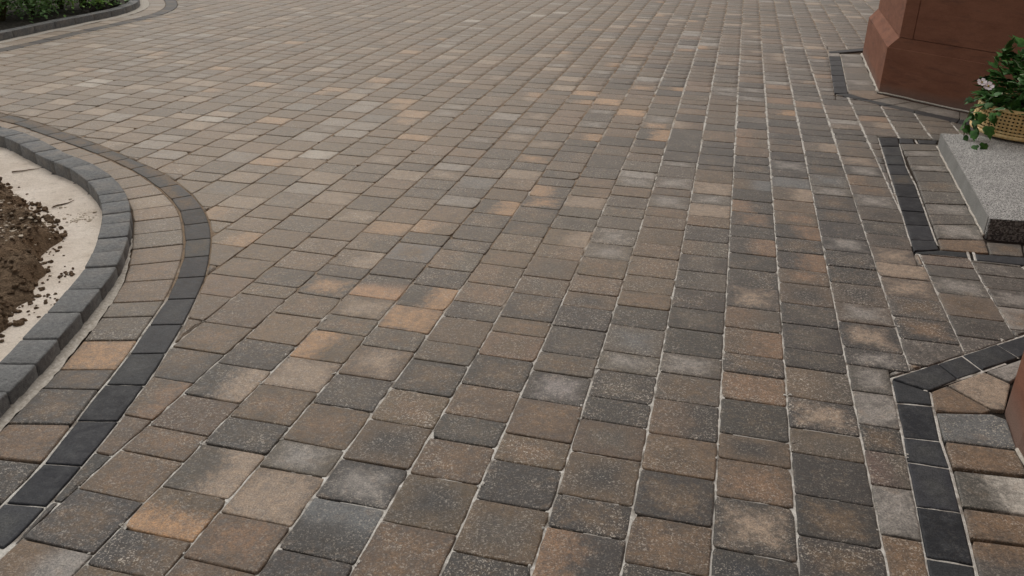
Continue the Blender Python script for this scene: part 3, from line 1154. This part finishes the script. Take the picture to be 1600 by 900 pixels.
jv, jf = [], []
lines_sand(BED2.offset(-.05), .055, .001, .006, .08)
tag(mesh('mortar_haunch', jv, jf, M['mortar'], True, drive), kind='stuff')

# ------------------------------------------------------------------ the open bed: sand, soil, clods, gravel
SOILB = Line(g([(-260, 215), (-120, 240), (-40, 262), (0, 272), (17, 279), (22, 294), (67, 313), (80, 328), (99, 347), (93, 373), (80, 393), (73, 437), (57, 463),
                (33, 497), (0, 520), (-60, 560), (-160, 640)]), 4)
inner = KERB_BASE.offset(-.06)
xs0, xs1, ys0, ys1 = -8.5, -1.4, 1.2, 7.4
def grid(name, x0, x1, y0, y1, st, zf, inside, mat, parent=None):
    nx, ny = int((x1 - x0) / st), int((y1 - y0) / st)
    idx, v, f = {}, [], []
    for i in range(nx + 1):
        for j in range(ny + 1):
            x, y = x0 + i * st, y0 + j * st
            if inside(x, y):
                idx[i, j] = len(v)
                v.append((x, y, zf(x, y)))
    for i in range(nx):
        for j in range(ny):
            k_ = [(i, j), (i + 1, j), (i + 1, j + 1), (i, j + 1)]
            if all(q in idx for q in k_):
                f.append(tuple(idx[q] for q in k_))
    return mesh(name, v, f, mat, True, parent)


sdS, sdI = {}, {}
def soil_d(x, y):                     # >0 inside the soil
    k_ = (round(x, 4), round(y, 4))
    if k_ not in sdS:
        sdS[k_] = -side(SOILB, (x, y))[0]
    return sdS[k_]
def in_bed(x, y):
    k_ = (round(x, 4), round(y, 4))
    if k_ not in sdI:
        sdI[k_] = side(inner, (x, y))[0] < 0.0
    return sdI[k_]
def sand_z(x, y):
    s_ = -side(inner, (x, y))[0]
    nz = noise.noise(Vector((x * 2.3, y * 2.3, 1))) * .02 + noise.noise(Vector((x * 9, y * 9, 3))) * .006
    return -.022 - .03 * min(s_ / .5, 1) + nz
def soil_z(x, y):
    d_ = soil_d(x, y)
    n_ = noise.noise(Vector((x * 3, y * 3, 0))) * .05 + noise.noise(Vector((x * 11, y * 11, 2))) * .04 + noise.noise(Vector((x * 31, y * 31, 5))) * .016
    e_ = noise.noise(Vector((x * 6, y * 6, 9))) * .06
    t = min(max((d_ + e_ + .035) / .14, 0), 1)
    return -.13 + (t * t * (3 - 2 * t)) * (.15 + n_) + min(max(d_, 0), 1) * .05
tag(grid('bedding_sand', -6.0, -1.3, 1.3, 6.2, .06, sand_z, in_bed, M['bedding']), 'smooth pale sand between the curved kerb and the dug soil', 'sand', kind='structure')
soil = grid('soil', -6.2, -2.0, 1.2, 6.3, .028, soil_z, lambda x, y: in_bed(x, y) and soil_d(x, y) > -.16, M['soil'])
tag(soil, 'rough heap of dug brown earth in the unplanted bed', 'soil', kind='structure')


def lumps(name, spots, mat, parent=None):
    ico = [(0, 0, 1), (.894, 0, .447), (.276, .851, .447), (-.724, .526, .447), (-.724, -.526, .447), (.276, -.851, .447),
           (.724, .526, -.447), (-.276, .851, -.447), (-.894, 0, -.447), (-.276, -.851, -.447), (.724, -.526, -.447), (0, 0, -1)]
    fc = [(0, 1, 2), (0, 2, 3), (0, 3, 4), (0, 4, 5), (0, 5, 1), (1, 6, 2), (2, 7, 3), (3, 8, 4), (4, 9, 5), (5, 10, 1), (6, 7, 2), (7, 8, 3), (8, 9, 4), (9, 10, 5), (10, 6, 1), (11, 7, 6), (11, 8, 7), (11, 9, 8), (11, 10, 9), (11, 6, 10)]
    v, f = [], []
    for x, y, z, r, fl in spots:
        b0 = len(v)
        a_ = U(0, 6.3)
        sx, sy = U(.7, 1.35), U(.7, 1.2)
        for p in ico:
            k_ = r * U(.75, 1.2)
            px, py, pz = p[0] * k_ * sx, p[1] * k_ * sy, p[2] * k_ * fl
            v.append((x + px * math.cos(a_) - py * math.sin(a_), y + px * math.sin(a_) + py * math.cos(a_), z + pz))
        f += [(a + b0, b + b0, c + b0) for a, b, c in fc]
    return mesh(name, v, f, mat, False, parent)


tag(lumps('sand_crumbs', crumbs, M['sand'], drive), kind='stuff')
sp = []
for _ in range(9000):
    x, y = U(-4.6, -2.2), U(1.6, 5.2)
    if not in_bed(x, y):
        continue
    d_ = soil_d(x, y)
    if d_ > .0 or (d_ > -.06 and R() < .06):
        r = random.choice((.004, .005, .006, .008, .010, .013)) * (1.25 if -.02 < d_ < .12 else .9) * U(.8, 1.2)
        if d_ < -.03:
            r *= .5
        sp.append((x, y, max(soil_z(x, y), sand_z(x, y)) + r * .2, r, U(.6, .95)))
for cx, cy, n, sdv in ((107, 433, 14, .02), (68, 472, 14, .03), (60, 484, 8, .03), (95, 434, 9, .05)):
    X, Y = G(cx, cy, -.04)
    for _ in range(n):
        x, y = random.gauss(X, sdv), random.gauss(Y, sdv)
        r = U(.003, .009)
        sp.append((x, y, sand_z(x, y) + r * .4, r, .7))
tag(lumps('soil_clods', sp, M['soil']), 'crumbled brown clods along the edge of the dug soil', 'soil clods', kind='stuff')
sp = []
for cx, cy, n, sx, sy in ((18, 355, 110, .10, .16), (32, 372, 60, .09, .10), (3, 345, 60, .1, .12), (25, 383, 18, .04, .03), (133, 334, 40, .03, .03), (122, 338, 14, .02, .02)):
    X, Y = G(cx, cy, -.02)
    for _ in range(n):
        x, y = random.gauss(X, sx), random.gauss(Y, sy)
        if in_bed(x, y):
            r = random.choice((.004, .006, .008, .012)) * U(.7, 1.2) if cx < 100 else U(.003, .006)
            sp.append((x, y, max(soil_z(x, y), sand_z(x, y)) + r * .2, r, .45))
tag(lumps('gravel', sp, M['pebble']), 'patch of pale gravel spilled on the brown soil', 'gravel', kind='stuff')


def tube(pts, rad, nseg=6, close=False):
    v, f = [], []
    n = len(pts)
    for i, p in enumerate(pts):
        p = Vector(p)
        a_ = Vector(pts[(i - 1) % n if close else max(i - 1, 0)]); b_ = Vector(pts[(i + 1) % n if close else min(i + 1, n - 1)])
        t = (b_ - a_).normalized()
        u = t.cross(Vector((0, 0, 1)))
        if u.length < 1e-3:
            u = t.cross(Vector((1, 0, 0)))
        u.normalize()
        w_ = u.cross(t)
        r = rad(i / max(n - 1, 1)) if callable(rad) else rad
        for j in range(nseg):
            an = 2 * math.pi * j / nseg
            v.append(tuple(p + u * math.cos(an) * r + w_ * math.sin(an) * r))
    for i in range(n if close else n - 1):
        for j in range(nseg):
            a_, b_ = i * nseg + j, i * nseg + (j + 1) % nseg
            c_, d_ = ((i + 1) % n) * nseg + (j + 1) % nseg, ((i + 1) % n) * nseg + j
            f.append((a_, d_, c_, b_))
    if not close:
        f.append(tuple(range(nseg)))
        f.append(tuple(range((n - 1) * nseg, n * nseg))[::-1])
    return v, f


for (a_, b_, lab) in (((82, 323), (118, 315), 'thin dry twig lying on pale sand beside the soil edge'), ((20, 269), (62, 267), 'dark twig lying on pale sand at the far edge of the soil')):
    A_, B_ = G(*a_, -.03), G(*b_, -.03)
    pts = [(*lerp(A_, B_, j / 5), sand_z(*lerp(A_, B_, j / 5)) + .004 + U(0, .003)) for j in range(6)]
    v, f = tube([(x + U(-.006, .006), y + U(-.006, .006), z) for x, y, z in pts], lambda t: .0045 - .003 * t, 5)
    tag(mesh('twig', v, f, M['twig'], True), lab, 'twig')

# ------------------------------------------------------------------ planted bed at the back left
def in_bed2(x, y):
    s_, d_, f_, t_ = side(BED2, (x, y))
    return s_ > .06
tag(grid('planting_soil', -14, -4.5, 6.5, 14, .12, lambda x, y: .03 + noise.noise(Vector((x * 5, y * 5, 0))) * .05, in_bed2, M['dark_soil']),
    'dark soil behind the far kerb under the shrubs', 'soil', kind='structure')


def shrub(label, x, y, rad, ht, nleaf, mats, ls):
    e = empty('shrub', (x, y, .04))
    tag(e, label, 'shrub', 'shrubs behind the far kerb')
    v, f = [], []
    for k in range(7):
        an = U(0, 6.3)
        tip = (math.cos(an) * rad * .6, math.sin(an) * rad * .6, ht * U(.6, .9))
        tv, tf = tube([(0, 0, -.05), (tip[0] * .3, tip[1] * .3, tip[2] * .5), tip], lambda t: .012 - .008 * t, 5)
        f += [tuple(i + len(v) for i in q) for q in tf]
        v += tv
    mesh('branch', v, f, M['stem'], True, e)
    for mi, mm in enumerate(mats):
        v, f = [], []
        tips = [(U(-1, 1), U(-1, 1), U(.1, 1)) for _ in range(26)]
        for _ in range(nleaf // len(mats)):
            t = random.choice(tips)
            p = Vector((random.gauss(t[0], .2), random.gauss(t[1], .2), random.gauss(t[2], .14)))
            if p.z < .02 or (p.x ** 2 + p.y ** 2 + (p.z * .8) ** 2) > 1.5:
                continue
            p = Vector((p.x * rad, p.y * rad, p.z * ht))
            d_ = Vector((random.gauss(p.x / rad, .6), random.gauss(p.y / rad, .6), random.gauss(.3, .5))).normalized()
            u = d_.cross(Vector((U(-.3, .3), U(-.3, .3), 1))).normalized()
            L = ls * U(.7, 1.3)
            nn = u.cross(d_)
            b0 = len(v)
            for q in (p, p + d_ * L * .5 + u * L * .3 + nn * L * .06, p + d_ * L - nn * L * .1, p + d_ * L * .5 - u * L * .3 + nn * L * .06):
                v.append(tuple(q))
            f += [(b0, b0 + 1, b0 + 2), (b0, b0 + 2, b0 + 3)]
        tag(mesh('foliage', v, f, mm, False, e), kind='stuff')


for (px, py, lab, rad, ht, n, mats, ls) in (
        (4, 30, 'bright green leafy shrub at the near end of the far bed', .46, .75, 3000, ('shrub_leaf', 'shrub_leaf_dark'), .055),
        (50, 19, 'dark green shrub in the middle of the row behind the far kerb', .55, .75, 3600, ('shrub_leaf_dark', 'shrub_leaf'), .05),
        (95, 11, 'dark leafy shrub between its neighbours behind the far kerb', .5, .6, 2800, ('shrub_leaf_dark', 'shrub_leaf'), .05),
        (130, 9, 'low yellowish green shrub at the bare end of the far bed', .42, .42, 2200, ('shrub_leaf', 'shrub_leaf_dark'), .045)):
    X, Y = G(px, py, .05)
    shrub(lab, X, Y, rad, ht, n, [M[q] for q in mats], ls)
sp = []
for px, py, n in ((165, 10, 10), (178, 9, 8), (155, 13, 8)):
    X, Y = G(px, py, .06)
    for _ in range(n):
        x, y = random.gauss(X, .25), random.gauss(Y, .2)
        if side(BED2, (x, y))[0] > .2:
            sp.append((x, y, .05, U(.03, .07), .7))
tag(lumps('earth_lumps', sp, M['dark_soil']), 'dark lumps of earth at the bare end of the far bed', 'soil clods', kind='stuff')

# ------------------------------------------------------------------ house: sandstone pillars and wall, granite step
def prism_part(name, foot, z0, z1, parent, mat=M['sandstone'], ch=.006):
    ox, oy, oz = parent.location
    return roughbox(name, [(x - ox, y - oy) for x, y in foot], z0, z1, mat, parent, ch, .0006, False)


def scale_in(foot, d):
    return inset(ccw(foot), d)


def pillar(label, foot, zp, d, ztop, joints, flush=None, quoin=0):
    cx = sum(p[0] for p in foot) / len(foot)
    cy = sum(p[1] for p in foot) / len(foot)
    e = empty('stone_pillar', (cx, cy, 0))
    tag(e, label, 'pillar')
    foot = ccw(foot)
    prism_part('plinth', foot, -.05, zp, e, ch=.003)
    top = inset(foot, d if flush is None else (lambda q: .0035 if abs(q[0] * flush[0] + q[1] * flush[1]) > .98 else d))
    n = len(foot)
    v, f = [], []
    loc = lambda p: (p[0] - cx, p[1] - cy)
    if len(top) == n:                 # sloping weathering on top of the plinth
        a_ = inset(foot, .003)
        v = [(*loc(p), zp - .002) for p in a_] + [(*loc(p), zp + d * 1.25) for p in top]
        f = [(i, (i + 1) % n, n + (i + 1) % n, n + i) for i in range(n)] + [tuple(range(n, 2 * n))]
        mesh('weathering', v, f, M['sandstone'], False, e)
    z = zp + d * 1.25 + .004
    for h_ in joints:
        if quoin:
            k_ = quoin if z < zp + .3 else quoin * 2.6
            o_ = (A_[0] + flush[0] * (d + k_), A_[1] + flush[1] * (d + k_))
            for s_ in (-1, 1):
                prism_part('shaft_block', clip(top, (o_[0] + flush[0] * s_ * .0015, o_[1] + flush[1] * s_ * .0015), (flush[0] * s_, flush[1] * s_)), z, min(z + h_, ztop), e, ch=.003)
        else:
            prism_part('shaft_block', top, z, min(z + h_, ztop), e, ch=.004)
        z += h_ + .005
    return e


A_, B_ = G(1372.5, 145), G(1347, 86)
fr = G(1500, 173)
dx, dy = fr[0] - A_[0], fr[1] - A_[1]
L = math.hypot(dx, dy)
C_ = (A_[0] + dx / L * 1.3, A_[1] + dy / L * 1.3)
D_ = (C_[0] + .35, B_[1] + .45)
B2 = G(1353, 62)
pillar('red sandstone pillar with sloping plinth behind the flower basket', [A_, C_, D_, (B_[0] + .25, B_[1] + .25), B_], .36, .065, 3.2, (.62, .55, .6, .6, .5), (dx / L, dy / L), .13)
A2, Bn = G(1571, 640), G(1589, 704.5)
far_dir = Vector((G(1594, 525.5)[0] - G(1392, 591)[0], G(1594, 525.5)[1] - G(1392, 591)[1])).normalized()
C2 = (A2[0] + far_dir.x * .9, A2[1] + far_dir.y * .9)
Dn = (G(1612, 752)[0] + .02, G(1612, 752)[1])
Dn2 = (Bn[0] + .10, Bn[1] - 1.0)
pillar('red sandstone pillar cut off by the right edge beside the angled dark band', [A2, Bn, Dn2, (Dn2[0] + .9, Dn2[1]), (C2[0] + .2, C2[1])], .55, .02, 3.2, (.62, .6, .6, .6))

# white sealant along the pillars' feet
def bead(pts, r, name, parent):
    ox, oy, _ = parent.location
    v, f = tube([(x - ox, y - oy, .004 + U(-.002, .003)) for x, y in Line(pts).smooth(0).p], r, 5)
    mesh(name, v, f, M['mortar'], True, parent)
P1 = [o for o in bpy.data.objects if o.name.startswith('stone_pillar')]
def dens(a_, b_, n, j=.004):
    return [(lerp(a_, b_, i / n)[0] + U(-j, j), lerp(a_, b_, i / n)[1] + U(-j, j)) for i in range(n + 1)]
bead(dens(B_, A_, 24, .008), .014, 'mortar_bead', P1[0])
bead(dens(A_, C_, 20), .008, 'mortar_bead', P1[0])
bead(dens(Bn, Dn2, 20), .007, 'mortar_bead', P1[1])

# unseen plain house wall behind the entrance, added to block sky on the right
e = empty('house_wall', (2.9, 5, 0))
tag(e, 'unseen plain red sandstone house front set back behind the pillars', 'wall')
zc = -.05
for h_ in (.5, .5, .5, .5, .5, .5, .5):
    y = .2
    while y < 13:
        L = U(.7, 1.1)
        roughbox('wall_block', [(-.2, y - 5), (.2, y - 5), (.2, min(y + L, 13) - 5), (-.2, min(y + L, 13) - 5)], zc, zc + h_, M['sandstone'], e, .004, .001)
        y += L + .005
    zc += h_ + .005

# step
HS = .10
s1, s2, s3 = G(1547, 339, HS), G(1470.7, 206.7, HS), G(1600, 343, HS)
ex = Vector((s3[0] - s1[0], s3[1] - s1[1])).normalized() * 1.25
foot = ccw([s1, s2, (s2[0] + ex.x, s2[1] + ex.y), (s1[0] + ex.x, s1[1] + ex.y)])
cx, cy = sum(p[0] for p in foot) / 4, sum(p[1] for p in foot) / 4
e = empty('granite_step', (cx, cy, 0))
tag(e, 'speckled light grey granite doorstep with a rough dark front edge', 'step')
prism_part('slab', foot, -.03, HS, e, M['granite'], .003)
n1_ = Vector((s1[0] - s2[0], s1[1] - s2[1])).normalized()
q = [s1, (s1[0] + ex.x, s1[1] + ex.y)]
o_ = .006
ff_ = [(q[0][0] + n1_.x * .001 + ex.x * .003, q[0][1] + n1_.y * .001 + ex.y * .003), (q[1][0], q[1][1] + n1_.y * .001), (q[1][0] + n1_.x * o_, q[1][1] + n1_.y * o_), (q[0][0] + ex.x * .003 + n1_.x * o_, q[0][1] + ex.y * .003 + n1_.y * o_)]
prism_part('rough_front', ff_, -.03, HS - .004, e, M['granite_rough'], .002)
w1 = Vector((-ex.x, -ex.y)).normalized() * .004
t1, t2 = lerp(s1, s2, .012), lerp(s1, s2, .995)
prism_part('sawn_side', [(t1[0] - w1.x * .4, t1[1] - w1.y * .4), (t1[0] + w1.x, t1[1] + w1.y), (t2[0] + w1.x, t2[1] + w1.y), (t2[0] - w1.x * .4, t2[1] - w1.y * .4)], -.03, HS - .004, e, M['granite_sawn'], .0012)
v, f = tube([(x - cx, y - cy, .003 + U(-.002, .003)) for x, y in dens((s2[0] - .004, s2[1]), (s1[0] - .004, s1[1]), 30, .003)], .007, 5)
mesh('mortar_bead', v, f, M['mortar'], True, e)

# ------------------------------------------------------------------ basket and plant on the step
bx, by = G(1600, 207, HS)
e = empty('flower_basket', (bx, by, HS))
tag(e, 'round open weave rattan basket standing on the granite step', 'basket')
def ringpts(r, z, n=72):
    return [(math.cos(2 * math.pi * i / n) * r, math.sin(2 * math.pi * i / n) * r, z) for i in range(n)]
def brad(z):
    return .302 + .012 * math.sin(z / .17 * 3.0) - .02 * (z / .17)
v, f = tube(ringpts(.305, .022), .013, 8, True)
mesh('base_ring', v, f, M['rattan'], True, e)
v, f = tube(ringpts(.302, .045), .007, 8, True)
mesh('base_ring', v, f, M['rattan'], True, e)
v, f = tube(ringpts(.288, .172), .013, 8, True)
mesh('rim', v, f, M['rattan'], True, e)
v, f = [], []
for i in range(76):
    for dd in (-.0035, .0035):
        an = 2 * math.pi * i / 76 + dd / .3
        pts = [(math.cos(an) * brad(z), math.sin(an) * brad(z), z) for z in (.03, .06, .09, .12, .15, .17)]
        tv, tf = tube(pts, .0032, 4)
        f += [tuple(q + len(v) for q in t) for t in tf]
        v += tv
tag(mesh('upright_cane', v, f, M['rattan'], True, e), kind='stuff')
v, f = [], []
for z in (.066, .086, .106, .126, .146):
    for dz in (-.003, .003):
        pts = [(math.cos(2 * math.pi * i / 156) * (brad(z) + (.0035 if i % 3 else -.0025)), math.sin(2 * math.pi * i / 156) * (brad(z) + (.0035 if i % 3 else -.0025)), z + dz) for i in range(156)]
        tv, tf = tube(pts, .003, 4, True)
        f += [tuple(q + len(v) for q in t) for t in tf]
        v += tv
tag(mesh('woven_cane', v, f, M['rattan'], True, e), kind='stuff')
v, f = [], []
n = 48
for r, z in ((.26, .02), (.272, .09), (.262, .15)):
    v += ringpts(r, z, n)
for q in range(2):
    for i in range(n):
        f.append((q * n + i, q * n + (i + 1) % n, (q + 1) * n + (i + 1) % n, (q + 1) * n + i))
f += [tuple(range(n))[::-1], tuple(range(2 * n, 3 * n))]
mesh('liner_pot', v, f, M['liner'], True, e)
for an in (3.4, 4.6, 5.8, 1.5):
    v, f = tube([(math.cos(an) * .27, math.sin(an) * .27, 0), (math.cos(an) * .27, math.sin(an) * .27, .02)], .014, 8)
    mesh('foot', v, f, M['rattan'], True, e)

pl = empty('potted_plant', (bx, by, HS + .15))
tag(pl, 'bushy dark green ivy with two pale flowers growing out of the rattan basket', 'plant')


def leafmesh(name, mat, lobes):
    pr = lobes
    v = [(0, 0, 0)]
    rim = [0.0]
    for x, y in pr:
        v.append((x, y, -.12 * abs(x) - .1 * y * y)); rim.append(1.0)
    v.append((0, .45, .03)); rim.append(0.0)
    c = len(v) - 1
    f = []
    k = len(pr)
    for i in range(k - 1):
        f.append((c, i + 1, i + 2)[::-1])
    f.append((c, 0, 1)[::-1]); f.append((c, k, 0)[::-1])
    me = bpy.data.meshes.new(name)
    me.from_pydata(v, [], f)
    a = me.attributes.new('rim', 'FLOAT', 'POINT')
    a.data.foreach_set('value', rim)
    me.materials.append(mat)
    me.polygons.foreach_set('use_smooth', [True] * len(me.polygons))
    me.update()
    return me


IVY = [(.22, -.08), (.42, .12), (.30, .30), (.36, .55), (.16, .66), (0, 1.05), (-.16, .66), (-.36, .55), (-.30, .30), (-.42, .12), (-.22, -.08)]
OVAL = [(.16, .12), (.27, .35), (.26, .6), (.13, .85), (0, 1.05), (-.13, .85), (-.26, .6), (-.27, .35), (-.16, .12)]
LM = [leafmesh('leaf', M['leaf'], IVY), leafmesh('leaf', M['leaf'], OVAL), leafmesh('leaf', M['leaf_pale'], IVY)]


def leaf(p, d_, size, kind=None):
    d_ = Vector(d_).normalized()
    upv = Vector((U(-.5, .5), U(-.5, .5), 1))
    u = d_.cross(upv).normalized()
    nn = u.cross(d_)
    mt = Matrix((u * size * U(.85, 1.15), d_ * size, nn * size)).transposed().to_4x4()
    mt.translation = p
    o = link('leaf', LM[kind if kind is not None else random.choices((0, 1, 2), (.55, .33, .12))[0]], pl)
    o.matrix_local = mt


nl = 0
while nl < 215:
    an = U(0, 2 * math.pi)
    rr = math.sqrt(R()) * .30
    p = Vector((math.cos(an) * rr, math.sin(an) * rr, 0))
    top = .34 * (1 - (rr / .36) ** 2) * (1 + .35 * math.sin(an * 3 + 1)) + .02
    p.z = top * (U(.0, 1) ** .6) + .01
    d_ = Vector((math.cos(an) * (.4 + rr * 3), math.sin(an) * (.4 + rr * 3), U(-.5, .7)))
    leaf(p, d_, U(.06, .115))
    nl += 1
v, f = [], []
for _ in range(900):                  # the dense small leaves inside the bush
    an, rr = U(0, 2 * math.pi), math.sqrt(R()) * .29
    p = Vector((math.cos(an) * rr, math.sin(an) * rr, (.30 * (1 - (rr / .36) ** 2) * (1 + .3 * math.sin(an * 3 + 1)) + .03) * U(0, 1)))
    d_ = Vector((math.cos(an) + U(-.8, .8), math.sin(an) + U(-.8, .8), U(-.6, .6))).normalized()
    u = d_.cross(Vector((U(-.4, .4), U(-.4, .4), 1))).normalized()
    L = U(.035, .065)
    b0 = len(v)
    nn = u.cross(d_)
    v += [tuple(p), tuple(p + d_ * L * .45 + u * L * .36 - nn * L * .1), tuple(p + d_ * L), tuple(p + d_ * L * .45 - u * L * .36 - nn * L * .1)]
    f += [(b0, b0 + 1, b0 + 2), (b0, b0 + 2, b0 + 3)]
tag(mesh('foliage', v, f, M['leaf'], False, pl), kind='stuff')
# trailing shoots to the left, in front of the basket, and one tall sprout
inv = lambda px, py, dep: Vector(G(px, py, 0)[:2] + (0,))
def pt(px, py, ydist):
    """point seen at a photo pixel at a given distance in front of the camera, local to the plant"""
    x, y = px - 800, 450 - py
    d_ = (cr * x - sr * y) * rt + (sr * x + cr * y) * up + F_PX * fw
    return Vector((0, 0, H)) + d_ * (ydist / F_PX) - Vector((bx, by, HS + .15))
zc = (Vector((bx, by, HS + .1)) - Vector((0, 0, H))).dot(fw)
shoots = [([(1560, 150), (1535, 165), (1516, 172), (1509, 192), (1506, 212)], -.12), ([(1556, 160), (1530, 172), (1525, 190), (1527, 205)], -.16),
          ([(1560, 150), (1530, 152), (1512, 158)], -.05), ([(1570, 165), (1550, 178), (1545, 198)], -.26), ([(1575, 130), (1560, 105), (1556, 92)], -.1),
          ([(1585, 120), (1572, 90), (1568, 80), (1578, 66)], -.05), ([(1590, 120), (1592, 95), (1597, 84)], -.05)]
for pts, dz in shoots:
    P = [pt(x, y, zc + dz) for x, y in pts]
    v, f = tube([tuple(q) for q in P], .0035, 5)
    mesh('shoot', v, f, M['stem'], True, pl)
    ln = len(P)
    for i in range(ln - 1):
        for j in range(3):
            q = P[i].lerp(P[i + 1], (j + U(0, .8)) / 3)
            dr = (P[i + 1] - P[i]).normalized() + Vector((U(-.8, .8), U(-.8, .3), U(-.6, .4)))
            leaf(q + Vector((U(-.015, .015), U(-.02, .0), U(-.015, .015))), dr, U(.042, .07))
for px, py in ((1521, 204), (1545, 198), (1524, 227), (1538, 224), (1536, 178)):
    leaf(pt(px, py, zc - .3), (U(-.4, .4), -.5, -.6), U(.06, .085), 0)
leaf(pt(1574, 74, zc - .05), (.35, 0, 1), .075, 2)
leaf(pt(1570, 82, zc - .06), (.5, -.2, .5), .07, 2)
for (px, py, rad) in ((1534, 129, .03), (1544, 135, .034)):
    P = pt(px, py, zc - .1)
    v, f = tube([tuple(pt(1556, 152, zc - .1)), tuple(P - Vector((0, 0, .02))), tuple(P)], .0025, 5)
    mesh('shoot', v, f, M['stem'], True, pl)
    v, f = [], []
    for i in range(5):
        an = i * 2 * math.pi / 5 + U(-.1, .1)
        ux, uy = math.cos(an), math.sin(an)
        b0 = len(v)
        cc = (P.x, P.y - .004, P.z)
        for a_, r_, o_ in ((0, .1, 0), (-.6, .75, -.003), (-.3, 1.0, -.006), (.3, 1.0, -.006), (.6, .75, -.003)):
            q = an + a_
            v.append((cc[0] + math.cos(q) * rad * r_, cc[1] + math.sin(q) * rad * r_ * .75, cc[2] - o_ + math.sin(q) * rad * r_ * .65))
        f.append((b0, b0 + 1, b0 + 2, b0 + 3, b0 + 4))
    fl = mesh('flower', v, f, M['petal'], False, pl)
    lo = lumps('flower_centre', [(P.x, P.y - .006, P.z + .004, .007, 1)], M['pollen'], fl)

# ------------------------------------------------------------------ ground to the horizon
n = 400
tag(mesh('ground', [(-n, -n, -.16), (n, -n, -.16), (n, n, -.16), (-n, n, -.16)], [(0, 1, 2, 3)], M['ground']), 'open grassy ground around the drive', 'ground', kind='structure')
